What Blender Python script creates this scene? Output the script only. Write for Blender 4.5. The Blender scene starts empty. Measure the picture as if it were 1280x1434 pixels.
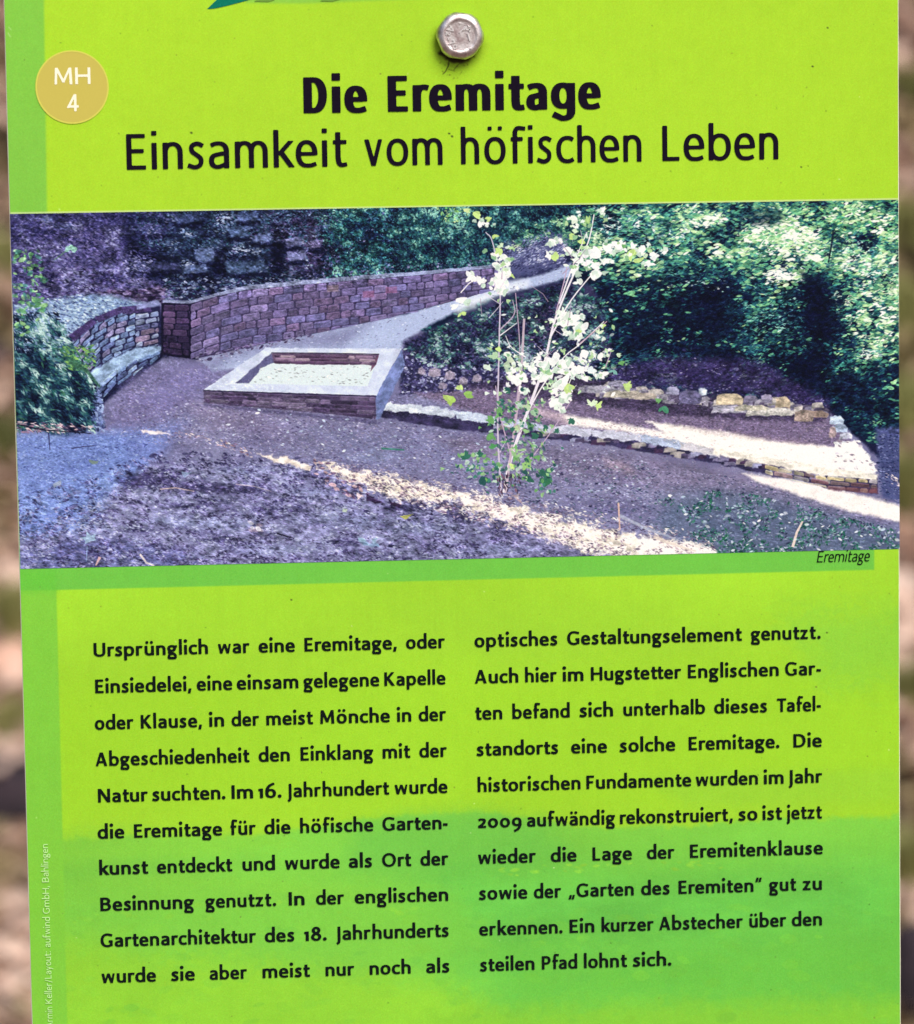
import math, random
import numpy as np

# ---------------------------------------------------------------- camera geometry (a tele lens 1.16 m in front of the board, a little left of and above it)
F = 5040.0            # focal length in pixels of a 1280 x 1434 frame
DIST = 1.16
BZ = 1.35             # height of the board's middle above the ground
def _n(v): return v / np.linalg.norm(v)
_r1 = _n(np.array([71940., -1585., F]))
_rd = np.array([722., 48820., F]); _rd = _n(_rd - _r1 * _rd.dot(_r1))
_fw = np.cross(_r1, _rd)
R_WC = np.column_stack([_r1, _fw, -_rd])          # world -> camera (x right, y down, z ahead)
CAM_LOC = -R_WC.T @ np.array([0, 0, DIST]) + np.array([0, 0, BZ])
def ray(px, py):
    return R_WC.T @ np.array([(px - 640.) / F, (py - 717.) / F, 1.0])
def on_board(px, py, y=0.0):
    """metres (x, z) on the upright board plane seen at this place of the photograph"""
    d = ray(px, py); t = (y - CAM_LOC[1]) / d[1]
    p = CAM_LOC + d * t
    return p[0], p[2] - BZ
PX = DIST / F         # one print unit = 0.23 mm
def bd(px, py):
    x, z = on_board(px, py); return x / PX, -z / PX      # print units, right and down
import bpy, bmesh
from mathutils import Matrix, Vector
from mathutils import noise as mnoise

random.seed(4)
sc = bpy.context.scene
COL = sc.collection

# camera
cam_data = bpy.data.cameras.new("camera")
cam_data.sensor_fit = 'HORIZONTAL'; cam_data.sensor_width = 36.0
cam_data.lens = 36.0 * F / 1280.0
cam_data.clip_start = .05; cam_data.clip_end = 200
cam_data.dof.use_dof = True; cam_data.dof.focus_distance = DIST; cam_data.dof.aperture_fstop = 12.0
cam = bpy.data.objects.new("camera", cam_data); COL.objects.link(cam)
M = Matrix.Identity(4)
RT = R_WC.T
for i in range(3):
    M[i][0] = RT[i, 0]; M[i][1] = -RT[i, 1]; M[i][2] = -RT[i, 2]; M[i][3] = CAM_LOC[i]
cam.matrix_world = M
sc.camera = cam

# sky and a soft sun from above right, in front of the board
SUN_EL, SUN_AZ = math.radians(48), math.radians(158)      # azimuth counted from +Y towards +X
world = bpy.data.worlds.new("World"); sc.world = world; world.use_nodes = True
nt = world.node_tree
bg = nt.nodes["Background"]
sky = nt.nodes.new("ShaderNodeTexSky"); sky.sky_type = 'NISHITA'; sky.sun_disc = False
sky.sun_elevation = SUN_EL; sky.sun_rotation = SUN_AZ; sky.air_density = 1.0; sky.dust_density = 3.0; sky.ozone_density = 1.0
nt.links.new(sky.outputs[0], bg.inputs[0]); bg.inputs[1].default_value = .08
sun_data = bpy.data.lights.new("sun", 'SUN'); sun_data.energy = 2.4; sun_data.angle = math.radians(32); sun_data.color = (1.0, .93, .84)
sun = bpy.data.objects.new("sun", sun_data); COL.objects.link(sun)
sd = Vector((math.sin(SUN_AZ) * math.cos(SUN_EL), math.cos(SUN_AZ) * math.cos(SUN_EL), math.sin(SUN_EL)))
sun.rotation_euler = sd.to_track_quat('Z', 'Y').to_euler()
sc.view_settings.view_transform = 'Standard'; sc.view_settings.look = 'None'; sc.view_settings.gamma = 1
sc.view_settings.exposure = .42
# ---------------------------------------------------------------- lettering: glyphs drawn as pen strokes
def arc(cx, cy, rx, ry, a0, a1, n=2.25):
    k = max(6, int(abs(a1 - a0) / 11))
    t = np.radians(np.linspace(a0, a1, k + 1))
    c, s = np.cos(t), np.sin(t)
    p = 2.0 / n
    return [(cx + rx * np.sign(a) * abs(a) ** p, cy + ry * np.sign(b) * abs(b) ** p) for a, b in zip(c, s)]

def smooth(pts, m=7):
    P = np.array([2 * np.array(pts[0]) - pts[1]] + [np.array(q, float) for q in pts] + [2 * np.array(pts[-1]) - pts[-2]], float)
    out = []
    for i in range(1, len(P) - 2):
        for k in range(m):
            t = k / m
            out.append(tuple(.5 * (2 * P[i] + (P[i + 1] - P[i - 1]) * t + (2 * P[i - 1] - 5 * P[i] + 4 * P[i + 1] - P[i + 2]) * t * t
                                   + (3 * P[i] - P[i - 1] - 3 * P[i + 1] + P[i + 2]) * t ** 3)))
    out.append(tuple(P[-2]))
    return out

class Face:
    """one typeface: x height is 1; w = upright stem, h = level stroke, nw / ow = widths of n and o"""
    def __init__(s, w, h, nw, ow, cap=1.42, asc=1.62, desc=-.45, sb=.10, square=False, res=26, hand=False, capw=1.0):
        s.__dict__.update(locals()); s.cache = {}; s.mesh = {}

    def strokes(s, ch):
        w, h, nw, ow, cap, asc, desc = s.w, s.h, s.nw, s.ow, s.cap, s.asc, s.desc
        a, b, o = w / 2, h / 2, .02
        top = 1 + o - b
        S = []
        def st(p, clip=None, ww=None): S.append(('s', [tuple(q) for q in p], clip, ww))
        def dot(x, y, r):
            if s.square: st([(x, y - r * .95), (x, y + r * .95)], None, 2 * r)
            else: S.append(('d', (x, y), r))
        def up(x, y0, y1): st([(x, y0), (x, y1)])
        def arch(x0, wd, end=0): st(arc(x0 + wd / 2, .60, wd / 2, top - .60, 180, 0) + [(x0 + wd, end)])
        def ring(cx, cy, rx, ry, n=2.25): st(arc(cx, cy, rx, ry, 0, 372, n))
        def slit(x0, y0, x1, y1, ww, c0, c1):            # a slanting stroke cut level at c0 and c1
            dx, dy = x1 - x0, y1 - y0
            st([(x0 - dx * .3, y0 - dy * .3), (x1 + dx * .3, y1 + dy * .3)], (c0, c1), ww)
        cw = s.capw
        DR = w * (.50 if s.square else .60)
        base = {'ü': 'u', 'ö': 'o', 'ä': 'a'}.get(ch, ch)
        W = nw
        if base == 'n': up(a, 0, 1); arch(a, nw - w)
        elif base == 'm':
            k = (nw - w) * .93; up(a, 0, 1); arch(a, k); arch(a + k, k); W = 2 * k + w
        elif base == 'h': up(a, 0, asc); arch(a, nw - w)
        elif base == 'u':
            st([(a, 1)] + arc(nw / 2, .40, (nw - w) / 2, .40 + o - b, 180, 360)); up(nw - a, 0, 1)
        elif base == 'r':
            W = nw * .70; up(a, 0, 1); st(arc(a + (nw - w) * .50, .58, (nw - w) * .50, top - .58, 180, 72) + [(W, .985 - b)])
        elif base == 'i': W = w; up(a, 0, 1); dot(a, 1.40 if not s.square else 1.36, DR)
        elif base == 'l': W = w; up(a, 0, asc)
        elif base == 'j': W = w; st([(a, 1), (a, -.12)] + smooth([(a, -.14), (a - .04, -.32), (a - .20, -.42)])); dot(a, 1.40, DR)
        elif base == 'o': W = ow; ring(ow / 2, .5, (ow - w) / 2, .5 + o - b)
        elif base == 'e':
            W = ow * .93; c = W / 2
            st([(W - a, .52 - b)] + arc(c, .5, (W - w) / 2, .5 + o - b, 3, 258) + smooth([(c + .02, -o + b), (c + W * .20, -o + .006 + b), (W - .05, .05 + b)]))
            st([(a, .50), (W - a, .50)], None, h * .92)
        elif base == 'c':
            W = ow * .80; c = ow / 2
            st(smooth([(W, .945 - b), (c + W * .18, top - .012), (c, top)]) + arc(c, .5, (ow - w) / 2, .5 + o - b, 100, 258) + smooth([(c, b - o), (c + W * .18, b - o + .012), (W + .01, .055 + b)]))
        elif base in 'bp':
            W = ow * 1.0; up(a, 0 if base == 'b' else desc, asc if base == 'b' else 1); ring(W / 2, .5, (W - w) / 2, .5 + o - b)
        elif base in 'dq':
            W = ow * 1.0; up(W - a, 0, asc); ring(W / 2, .5, (W - w) / 2, .5 + o - b)
        elif base == 'a':
            W = ow * .86; r = (W - w) / 2
            st(smooth([(.10 * W, .945 - b), (W * .30, top - .015), (W * .48, top)]) + arc(W * .5, .64, r, top - .64, 84, 0) + [(W - a, 0)])
            st([(W - a, .56)] + smooth([(W * .62, .555), (a + r * .25, .47), (a, .28), (a + r * .22, .045 + b * .9), (W * .46, b - o), (W - a - .02, .16)]))
        elif base == 'g' and not s.hand:
            W = ow * .94; c = W * .46
            ring(c, .665, W * .46 - a, .335 + o - b)
            st([(c + W * .12, .97 - b), (W + .02, .99 - b)], None, h)
            st(smooth([(c - W * .20, .40), (c - W * .27, .27), (c - W * .12, .155), (c + W * .18, .12), (W - a * 1.05, -.08), (W * .80, -.33), (c, desc + b), (a * 1.0, -.31), (a * 1.15, -.12), (c - W * .20, .08), (c + W * .1, .115)], 6), None, h * 1.12)
        elif base == 'g':
            W = ow; up(W - a, -.02, 1); ring(W / 2 , .52, (W - w) / 2, .48 + o - b)
            st([(W - a, .2)] + arc(W * .5, -.06, W * .5 - a, .28, 0, -98) + [(.08 * W, desc + .13 + b - .06)])
        elif base == 's':
            W = ow * .72; q = lambda x, y: (x * W, y)
            st(smooth([q(.93, .93 - b), q(.60, 1 + o - b), q(.28, .93 - b * .9), q(.30 * 1 - .02 + a * .0, .66), q(.52, .53), q(.78, .38), q(.76, .12 + b * .5), q(.45, b - o), q(.02, .06 + b)], 7), None, (w + h) / 2 * .98)
        elif base == 't':
            W = nw * .68; x = nw * .12 + a
            st([(x, 1.30), (x, .36)] + smooth([(x, .34), (x + .03, .12 + b * .3), (x + .17 * nw, b - o), (W + .01, .012 + b)]))
            st([(0, 1 - b), (W, 1 - b)])
        elif base == 'f':
            W = nw * .66; x = nw * .10 + a
            st([(x, 0), (x, 1.18)] + smooth([(x, 1.20), (x + .05, asc - .10 - b * .3), (x + .2 * nw, asc + .0 - b), (W + .10, asc - .03 - b)]))
            st([(0, 1 - b), (W, 1 - b)])
        elif base == 'k':
            W = nw * 1.0; up(a, 0, asc)
            slit(a * 1.2, .40, W - a * .95, 1, w * .86, .46, 1); slit(a + .22 * nw, .60, W - a * .75, 0, w * .98, 0, .60)
        elif base == 'v':
            W = nw * .98; d = w * .93; slit(d * .5, 1, W / 2, 0, d, 0, 1); slit(W / 2, 0, W - d * .5, 1, d * .9, 0, 1)
        elif base == 'w':
            W = nw * 1.46; d = w * .90; q = W / 4
            slit(d * .5, 1, q, 0, d, 0, 1); slit(q, 0, 2 * q, 1, d * .8, 0, 1); slit(2 * q, 1, 3 * q, 0, d, 0, 1); slit(3 * q, 0, W - d * .5, 1, d * .8, 0, 1)
        elif base == 'z':
            W = nw * .86; st([(.02, 1 - b), (W - .02, 1 - b)]); st([(0, b), (W, b)]); slit(w * .55, .05, W - w * .55, .95, w * .95, b, 1 - b)
        elif base == 'y':
            W = nw * .98; d = w * .93; slit(d * .5, 1, W / 2, 0, d, 0, 1); slit(W * .5 - W * .24, desc, W - d * .5, 1, d * .9, desc, 1)
        # capitals
        elif base == 'E':
            W = .86 * cw; up(a, 0, cap)
            for y, l in ((b, W), (cap * .52, W * .90), (cap - b, W * .97)): st([(a, y), (l, y)])
        elif base == 'F':
            W = .82 * cw; up(a, 0, cap)
            for y, l in ((cap * .50, W * .88), (cap - b, W)): st([(a, y), (l, y)])
        elif base == 'L': W = .80 * cw; up(a, 0, cap); st([(a, b), (W, b)])
        elif base == 'I': W = w; up(a, 0, cap)
        elif base == 'T': W = 1.05 * cw; up(W / 2, 0, cap); st([(0, cap - b), (W, cap - b)])
        elif base == 'H': W = 1.22 * cw; up(a, 0, cap); up(W - a, 0, cap); st([(a, cap * .51), (W - a, cap * .51)])
        elif base == 'D':
            W = (1.22 if not s.hand else 1.0) * cw; up(a, 0, cap)
            r = (cap / 2 - b); st([(a, cap - b), (W * .42, cap - b)] + arc(W * .42, cap / 2, W * .58 - a, r, 88, -88, 2.2) + [(W * .42, b), (a, b)])
        elif base == 'P':
            W = 1.0 * cw; up(a, 0, cap); m = cap * .44
            r = (cap - b - m) / 2; st([(a, cap - b), (W * .5, cap - b)] + arc(W * .5, m + r, W * .5 - a, r, 88, -88, 2.1) + [(W * .5, m), (a, m)])
        elif base == 'B':
            W = 1.06 * cw; up(a, 0, cap); m = cap * .53
            r = (cap - b - m) / 2; st([(a, cap - b), (W * .44, cap - b)] + arc(W * .44, m + r, W * .50 - a, r, 88, -88, 2.1) + [(W * .44, m), (a, m)])
            r = (m - b) / 2; st([(a, m), (W * .48, m)] + arc(W * .48, b + r, W * .52 - a, r, 88, -88, 2.1) + [(W * .48, b), (a, b)])
        elif base == 'U':
            W = 1.18 * cw; st([(a, cap)] + arc(W / 2, .46, W / 2 - a, .46 + o - b, 180, 360) + [(W - a, cap)])
        elif base == 'O': W = 1.48 * cw; ring(W / 2, cap / 2, W / 2 - a, cap / 2 + o - b, 2.1)
        elif base == 'G':
            W = 1.26 * cw; c = .70 * cw
            st([(W - .03, cap - .09 - b)] + arc(c, cap / 2, c - a, cap / 2 + o - b, 64, 283) + [(W - a, .09 + b)])
            up(W - a, .09, .70); st([(W - .42, .70 - b), (W, .70 - b)])
        elif base == 'J':
            W = w * 1.15; st([(W - a, cap), (W - a, -.02)] + smooth([(W - a, -.04), (W - a - .05, -.26), (W - a - .24, -.40)]))
        elif base == 'K':
            W = 1.10 * cw; up(a, 0, cap); slit(a * 1.2, cap * .40, W - w * .6, cap, w * .9, cap * .43, cap); slit(a + .18, cap * .60, W - w * .45, 0, w, 0, cap * .62)
        elif base == 'N':
            W = 1.26 * cw; up(a, 0, cap); up(W - a, 0, cap); slit(a, cap, W - a, 0, w, 0, cap)
        elif base == 'M':
            W = 1.50 * cw; d = w * .92; slit(a + .03, 0, a + .09, cap, w * .9, 0, cap); slit(W - a - .03, 0, W - a - .09, cap, w, 0, cap)
            slit(a + .10, cap, W / 2, .22, d, .16, cap); slit(W / 2, .22, W - a - .10, cap, d * .85, .16, cap)
        elif base == 'A':
            W = 1.24 * cw; slit(a, 0, W / 2 - .02, cap, w * .86, 0, cap); slit(W / 2 + .02, cap, W - a, 0, w, 0, cap); st([(W * .24, .42), (W * .78, .42)])
        # old-style figures
        elif base == '0': W = ow * 1.02; ring(W / 2, .5, W / 2 - a * .95, .5 + o - b, 2.0)
        elif base == '1': W = .46; up(W - a, 0, 1); st([(.02, .84), (W - a, 1 - b)], None, h)
        elif base == '2':
            W = .86; st(smooth([(.08, .82), (.36, top), (.66, .84), (.66, .60), (.42, .34), (.06, .10)], 7)); st([(.04, b), (W, b)])
        elif base == '9':
            W = ow * .98; ring(W / 2, .56, W / 2 - a, .44 + o - b); st(smooth([(W - a, .60), (W - a * 1.1, .16), (W * .62, -.20), (W * .22, -.42)], 7))
        elif base == '6':
            W = ow * .98; ring(W / 2, .46, W / 2 - a, .46 + o - b); st(smooth([(a, .46), (a * 1.2, .92), (W * .42, 1.28), (W * .84, 1.50)], 7))
        elif base == '8':
            W = ow * .96; ring(W / 2, 1.09, W * .42 - a, .34 - b * .6, 2.0); ring(W / 2, .40, W / 2 - a, .40 + o - b, 2.0)
        elif base == '7':
            W = .8; st([(0, 1.3), (W, 1.3)]); slit(W * .2, 0, W - a, 1.3, w, 0, 1.3)
        elif base == '4':
            W = 1.0; up(W * .70, 0, cap); st([(.05, cap * .28), (W, cap * .28)]); slit(.10, cap * .26, W * .70, cap, w * .9, cap * .20, cap)
        # points
        elif base == '.': W = w * 1.1; dot(W / 2, w * .52, w * .60)
        elif base == ':': W = w * 1.1; dot(W / 2, w * .52, w * .60); dot(W / 2, .9, w * .60)
        elif base == ',': W = w * 1.15; slit(W * .62, .26, W * .30, -.26, w * .95, -.24, .26)
        elif base == '-': W = .48; st([(0, .48), (W, .48)], None, h * 1.15)
        elif base == '/': W = .6; slit(.06, 0, W - .06, cap, h, -.2, cap)
        elif base == '„':
            W = .66; slit(.26, .24, .12, -.26, w * .8, -.24, .24); slit(.58, .24, .44, -.26, w * .8, -.24, .24)
        elif base == '“':
            W = .66; slit(.10, .98, .24, 1.50, w * .8, 1.02, 1.50); slit(.42, .98, .56, 1.50, w * .8, 1.02, 1.50)
        if ch in 'üöä':
            c = W / 2
            for x in (c - .23 * min(1, nw + .15), c + .23 * min(1, nw + .15)): dot(x, 1.34, DR * .86)
        return S, W

    def field(s, ch):
        """signed distance of the glyph on a grid"""
        if ch in s.cache: return s.cache[ch]
        S, W = s.strokes(ch)
        q = 1.0 / s.res
        x = np.arange(-.34, W + .36, q); y = np.arange(s.desc - .12, s.asc + .14, q)
        X, Y = np.meshgrid(x, y)
        D = np.full(X.shape, 9.0)
        for k in S:
            if k[0] == 'd':
                D = np.minimum(D, np.hypot(X - k[1][0], Y - k[1][1]) - k[2]); continue
            P = np.array(k[1], float); clip, ww = k[2], k[3]
            keep = [0] + [i for i in range(1, len(P)) if np.hypot(*(P[i] - P[i - 1])) > 1e-4]
            P = P[keep]
            seg = P[1:] - P[:-1]; L = np.hypot(seg[:, 0], seg[:, 1])
            T = seg / L[:, None]
            pt = np.vstack([T[:1], T[1:] + T[:-1], T[-1:]]); pt /= np.hypot(pt[:, 0], pt[:, 1])[:, None] + 1e-9
            half = np.array([(ww if ww else math.sqrt((s.w * v) ** 2 + (s.h * u) ** 2)) / 2 for u, v in pt])
            cum = np.concatenate([[0], np.cumsum(L)])
            G = np.full(X.shape, 9.0)
            for i in range(len(seg)):
                px, py = X - P[i, 0], Y - P[i, 1]
                t = np.clip((px * T[i, 0] + py * T[i, 1]) / L[i], 0, 1)
                hw_ = half[i] + (half[i + 1] - half[i]) * t
                d = np.hypot(px - t * L[i] * T[i, 0], py - t * L[i] * T[i, 1]) - hw_
                if cum[i] < s.w * .75: d = np.maximum(d, -((X - P[0, 0]) * T[0, 0] + (Y - P[0, 1]) * T[0, 1]))
                if cum[-1] - cum[i + 1] < s.w * .75: d = np.maximum(d, (X - P[-1, 0]) * T[-1, 0] + (Y - P[-1, 1]) * T[-1, 1])
                G = np.minimum(G, d)
            if clip: G = np.maximum(G, np.maximum(clip[0] - Y, Y - clip[1]))
            D = np.minimum(D, G)
        cols = np.where((D < 0).any(0))[0]
        ink = (x[cols[0]] , x[cols[-1]]) if len(cols) else (0, W)
        s.cache[ch] = (x, y, D, W, ink)
        return s.cache[ch]

    def polys(s, ch):
        """filled outline of the glyph (marching squares; whole cells joined into runs)"""
        if ch in s.mesh: return s.mesh[ch]
        x, y, D, W, ink = s.field(ch)
        out = []
        neg = D < 0
        full = neg[:-1, :-1] & neg[1:, :-1] & neg[:-1, 1:] & neg[1:, 1:]
        anyc = neg[:-1, :-1] | neg[1:, :-1] | neg[:-1, 1:] | neg[1:, 1:]
        for j in range(len(y) - 1):
            i = 0
            row = anyc[j]
            if not row.any(): continue
            while i < len(x) - 1:
                if full[j, i]:
                    k = i
                    while k < len(x) - 1 and full[j, k]: k += 1
                    out.append([(x[i], y[j]), (x[k], y[j]), (x[k], y[j + 1]), (x[i], y[j + 1])]); i = k
                else:
                    if row[i]:
                        c = [(x[i], y[j], D[j, i]), (x[i + 1], y[j], D[j, i + 1]), (x[i + 1], y[j + 1], D[j + 1, i + 1]), (x[i], y[j + 1], D[j + 1, i])]
                        p = []
                        for m in range(4):
                            A, B = c[m], c[(m + 1) % 4]
                            if A[2] < 0: p.append((A[0], A[1]))
                            if (A[2] < 0) != (B[2] < 0):
                                t = A[2] / (A[2] - B[2]); p.append((A[0] + (B[0] - A[0]) * t, A[1] + (B[1] - A[1]) * t))
                        if len(p) > 2: out.append(p)
                    i += 1
        s.mesh[ch] = out
        return out

    def word(s, text):
        """glyph origins of a word, and where its ink starts and ends"""
        xs, x = [], 0
        for i, ch in enumerate(text):
            W = s.strokes(ch)[1]
            if i:
                p = text[i - 1]
                gap = 2 * s.sb
                if p in 'oecbpdg' and ch in 'oecdgaqs': gap *= .62
                elif p in 'oecbpsvwyk' or ch in 'oecdgqvwys': gap *= .78
                if p in 'ftrk' and ch in 'tfoeacdszu': gap *= .45
                if ch in 'tf' and p in 'ft': gap *= .2
                if p in 'rT' and ch in 'ae,.': gap *= .3
                if ch in ',.' : gap *= .8
                if ch == '-': gap *= .7
                if ch == 'J' or ch == 'j': gap *= 1.0
                x += gap
            xs.append(x); x += W
        return xs, self_ink(s, text, xs)

def self_ink(s, text, xs):
    return xs[0] + s.field(text[0])[4][0], xs[-1] + s.field(text[-1])[4][1]
# ---------------------------------------------------------------- the printed matter, painted into pictures in memory
_tab = np.random.RandomState(5).rand(256, 256)
def vnoise(X, Y, seed=0):
    X = X + seed * 17.3; Y = Y + seed * 9.1
    xi = np.floor(X).astype(int); yi = np.floor(Y).astype(int)
    fx = X - xi; fy = Y - yi; fx = fx * fx * (3 - 2 * fx); fy = fy * fy * (3 - 2 * fy)
    g = lambda a, b: _tab[a & 255, b & 255]
    return (g(xi, yi) * (1 - fx) + g(xi + 1, yi) * fx) * (1 - fy) + (g(xi, yi + 1) * (1 - fx) + g(xi + 1, yi + 1) * fx) * fy
def fbm(X, Y, s, oct=4, seed=0, ax=1.0, rot=0.0):
    c, n = math.cos(rot), math.sin(rot)
    U = (X * c + Y * n) / (s * ax); V = (-X * n + Y * c) / s
    a, t, o = 1.0, 0, 0
    for k in range(oct):
        o = o + a * vnoise(U, V, seed + k * 3); t += a; a *= .55; U = U * 2.03; V = V * 2.03
    return o / t

class Canvas:
    def __init__(s, u0, v0, W, H, q=1.0):
        s.u0, s.v0, s.q = u0, v0, q; s.W, s.H = int(W * q), int(H * q)
        s.I = np.zeros((s.H, s.W, 3)); s.rng = np.random.RandomState(11)
        yy, xx = np.mgrid[0:s.H, 0:s.W]
        s.X = xx / q + u0; s.Y = yy / q + v0
    def pts(s, P):
        o = []
        for p in P:
            u, v = bd(*p); o.append(((u - s.u0) * s.q, (v - s.v0) * s.q))
        return np.array(o)
    def mask(s, P, soft=0.0, wob=0.0, wseed=1):
        """coverage of a polygon given in photograph pixels"""
        Q = s.pts(P); pad = int(3 + 3 * soft + wob)
        x0, x1 = max(0, int(Q[:, 0].min()) - pad), min(s.W, int(Q[:, 0].max()) + pad)
        y0, y1 = max(0, int(Q[:, 1].min()) - pad), min(s.H, int(Q[:, 1].max()) + pad)
        if x1 <= x0 or y1 <= y0: return None
        yy, xx = np.mgrid[y0:y1, x0:x1].astype(float); xx += .5; yy += .5
        if wob:
            xx = xx + (fbm(xx, yy, 9, 3, wseed) - .5) * wob * 2; yy = yy + (fbm(xx, yy, 9, 3, wseed + 5) - .5) * wob * 2
        ins = np.zeros(xx.shape, bool); d2 = np.full(xx.shape, 1e9)
        n = len(Q)
        for i in range(n):
            ax, ay = Q[i]; bx, by = Q[(i + 1) % n]
            if ay != by:
                c = ((ay > yy) != (by > yy)) & (xx < (bx - ax) * (yy - ay) / (by - ay) + ax)
                ins ^= c
            ex, ey = bx - ax, by - ay; L = ex * ex + ey * ey + 1e-9
            t = np.clip(((xx - ax) * ex + (yy - ay) * ey) / L, 0, 1)
            d2 = np.minimum(d2, (xx - ax - t * ex) ** 2 + (yy - ay - t * ey) ** 2)
        d = np.sqrt(d2) * np.where(ins, 1, -1)
        f = max(.5, soft * s.q)
        m = np.clip(.5 + d / (2 * f), 0, 1)
        return (slice(y0, y1), slice(x0, x1)), m * m * (3 - 2 * m)
    def fill(s, P, col, alpha=1.0, soft=0.0, wob=0.0, tex=None, seed=1):
        """tex = (scale, contrast, stretch, rotation[, second colour])"""
        r = s.mask(P, soft, wob, seed)
        if r is None: return
        sl, m = r; c = np.array(col, float)
        if tex:
            n = fbm(s.X[sl], s.Y[sl], tex[0], 4, seed, tex[2], tex[3])
            k = np.clip((n - .5) * 2 * tex[1], -1, 1)
            if len(tex) > 4:
                t = np.clip(.5 + k * .9, 0, 1)[..., None]; c = c * (1 - t) + np.array(tex[4], float) * t
            else: c = c * (1 + k[..., None])
        a = (m * alpha)[..., None]
        s.I[sl] = s.I[sl] * (1 - a) + c * a
    def blob(s, x, y, rx, ry, ang, col, alpha=1.0):
        """a small leaf- or stone-shaped dab in canvas units"""
        R = max(rx, ry) + 1.5
        x0, x1 = max(0, int(x - R)), min(s.W, int(x + R) + 2); y0, y1 = max(0, int(y - R)), min(s.H, int(y + R) + 2)
        if x1 <= x0 or y1 <= y0: return
        xx = np.arange(x0, x1) + .5 - x; yy = (np.arange(y0, y1) + .5 - y)[:, None]
        c, n = math.cos(ang), math.sin(ang)
        u = (xx * c + yy * n) / rx; v = (-xx * n + yy * c) / ry
        d = 1 - np.sqrt(u * u + v * v * (1 + .5 * u * np.sign(u)) )
        a = (np.clip(d * min(rx, ry) + .5, 0, 1) * alpha)[..., None]
        s.I[y0:y1, x0:x1] = s.I[y0:y1, x0:x1] * (1 - a) + np.array(col, float) * a
    def scatter(s, P, n, size, cols, ang=0.0, jit=.6, asp=.5, alpha=(.6, 1), clump=0, seed=1, thr=.5, soft=0, dens=None):
        """n dabs inside a polygon; clump > 0 gathers them where a noise of that scale is high"""
        r = s.mask(P, soft)
        if r is None: return
        sl, m = r
        w = m.copy()
        if clump:
            k = fbm(s.X[sl], s.Y[sl], clump, 3, seed); w = w * np.clip((k - thr) * 8, 0, 1)
        w = w.ravel(); t = w.sum()
        if t <= 0: return
        idx = s.rng.choice(len(w), n, p=w / t)
        yy, xx = np.divmod(idx, m.shape[1])
        yy = yy + sl[0].start + s.rng.rand(n); xx = xx + sl[1].start + s.rng.rand(n)
        cols = np.array(cols, float)
        for i in range(n):
            z = s.rng.uniform(size[0], size[1]) * s.q * (1 if s.rng.rand() > .12 else 1.35)
            c = cols[s.rng.randint(len(cols))] * s.rng.uniform(.86, 1.14)
            s.blob(xx[i], yy[i], z, z * asp * s.rng.uniform(.7, 1.3), ang + s.rng.uniform(-jit, jit), c, s.rng.uniform(*alpha))
    def rough(s, P, sc, con, ax=1.6, rot=.1, soft=6, seed=1, add=0):
        """fine broken light and dark inside a polygon"""
        r = s.mask(P, soft)
        if r is None: return
        sl, m = r
        n = fbm(s.X[sl], s.Y[sl], sc, 3, seed, ax, rot) - .5
        n2 = fbm(s.X[sl], s.Y[sl], sc * 5, 2, seed + 7, ax, rot) - .5
        k = (np.clip(n * 3.0, -1, 1) * con + n2 * con * .8) * m
        lum = s.I[sl].mean(-1); k = k * np.clip(1.35 - lum / 190, .12, 1)
        s.I[sl] = np.maximum(s.I[sl] * (1 + k[..., None]) + (add * np.clip(n * 4 - .55, 0, 1) * m)[..., None] * np.array([.95, .98, 1.1]), 0)
    def foliage(s, P, n, size, ramp, ns=12, con=2.2, ang=0.0, jit=.6, asp=.45, seed=1, bias=(), alpha=(.65, 1), soft=5, base=.42, spread=.16, ax=1.5, keep=None):
        """dabs whose colour follows clumps of light: ramp = [(light, colour), ...]; bias = (x, y, rx, ry, amount) in photograph pixels"""
        r = s.mask(P, soft)
        if r is None: return
        sl, m = r
        X, Y = s.X[sl], s.Y[sl]
        L = base + (fbm(X, Y, ns, 3, seed, ax, ang) - .5) * con
        for (bx_, by_, rx, ry, am) in bias:
            u, v = bd(bx_, by_); L = L + am * np.exp(-(((X - u) / rx) ** 2 + ((Y - v) / ry) ** 2))
        idx = s.rng.choice(m.size, n, p=m.ravel() / m.sum())
        yy, xx = np.divmod(idx, m.shape[1])
        l = L.ravel()[idx] + s.rng.normal(0, spread, n)
        o = np.argsort(l + s.rng.normal(0, .15, n))
        rl = [q[0] for q in ramp]; rc = np.array([q[1] for q in ramp], float)
        C = np.stack([np.interp(l, rl, rc[:, k]) for k in range(3)], 1)
        for i in o:
            z = s.rng.uniform(*size) * s.q
            if keep is not None and l[i] < keep: continue
            s.blob(xx[i] + sl[1].start + s.rng.rand(), yy[i] + sl[0].start + s.rng.rand(), z, z * asp * s.rng.uniform(.7, 1.3), ang + s.rng.uniform(-jit, jit), C[i], s.rng.uniform(*alpha))
    def leafy(s, x, y, r, col, alpha=.95):
        """a ragged leaf of a few lobes"""
        p = s.pts([(x, y)])[0]; a0 = s.rng.uniform(0, 6.28)
        for k in range(s.rng.randint(3, 6)):
            a = a0 + s.rng.uniform(-1.3, 1.3); q = s.rng.uniform(.2, .6) * r * s.q
            s.blob(p[0] + math.cos(a) * q, p[1] + math.sin(a) * q * .7, r * s.q * s.rng.uniform(.4, .75), r * s.q * s.rng.uniform(.2, .42), a + s.rng.uniform(-.5, .5), np.array(col) * s.rng.uniform(.9, 1.05), alpha)
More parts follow.
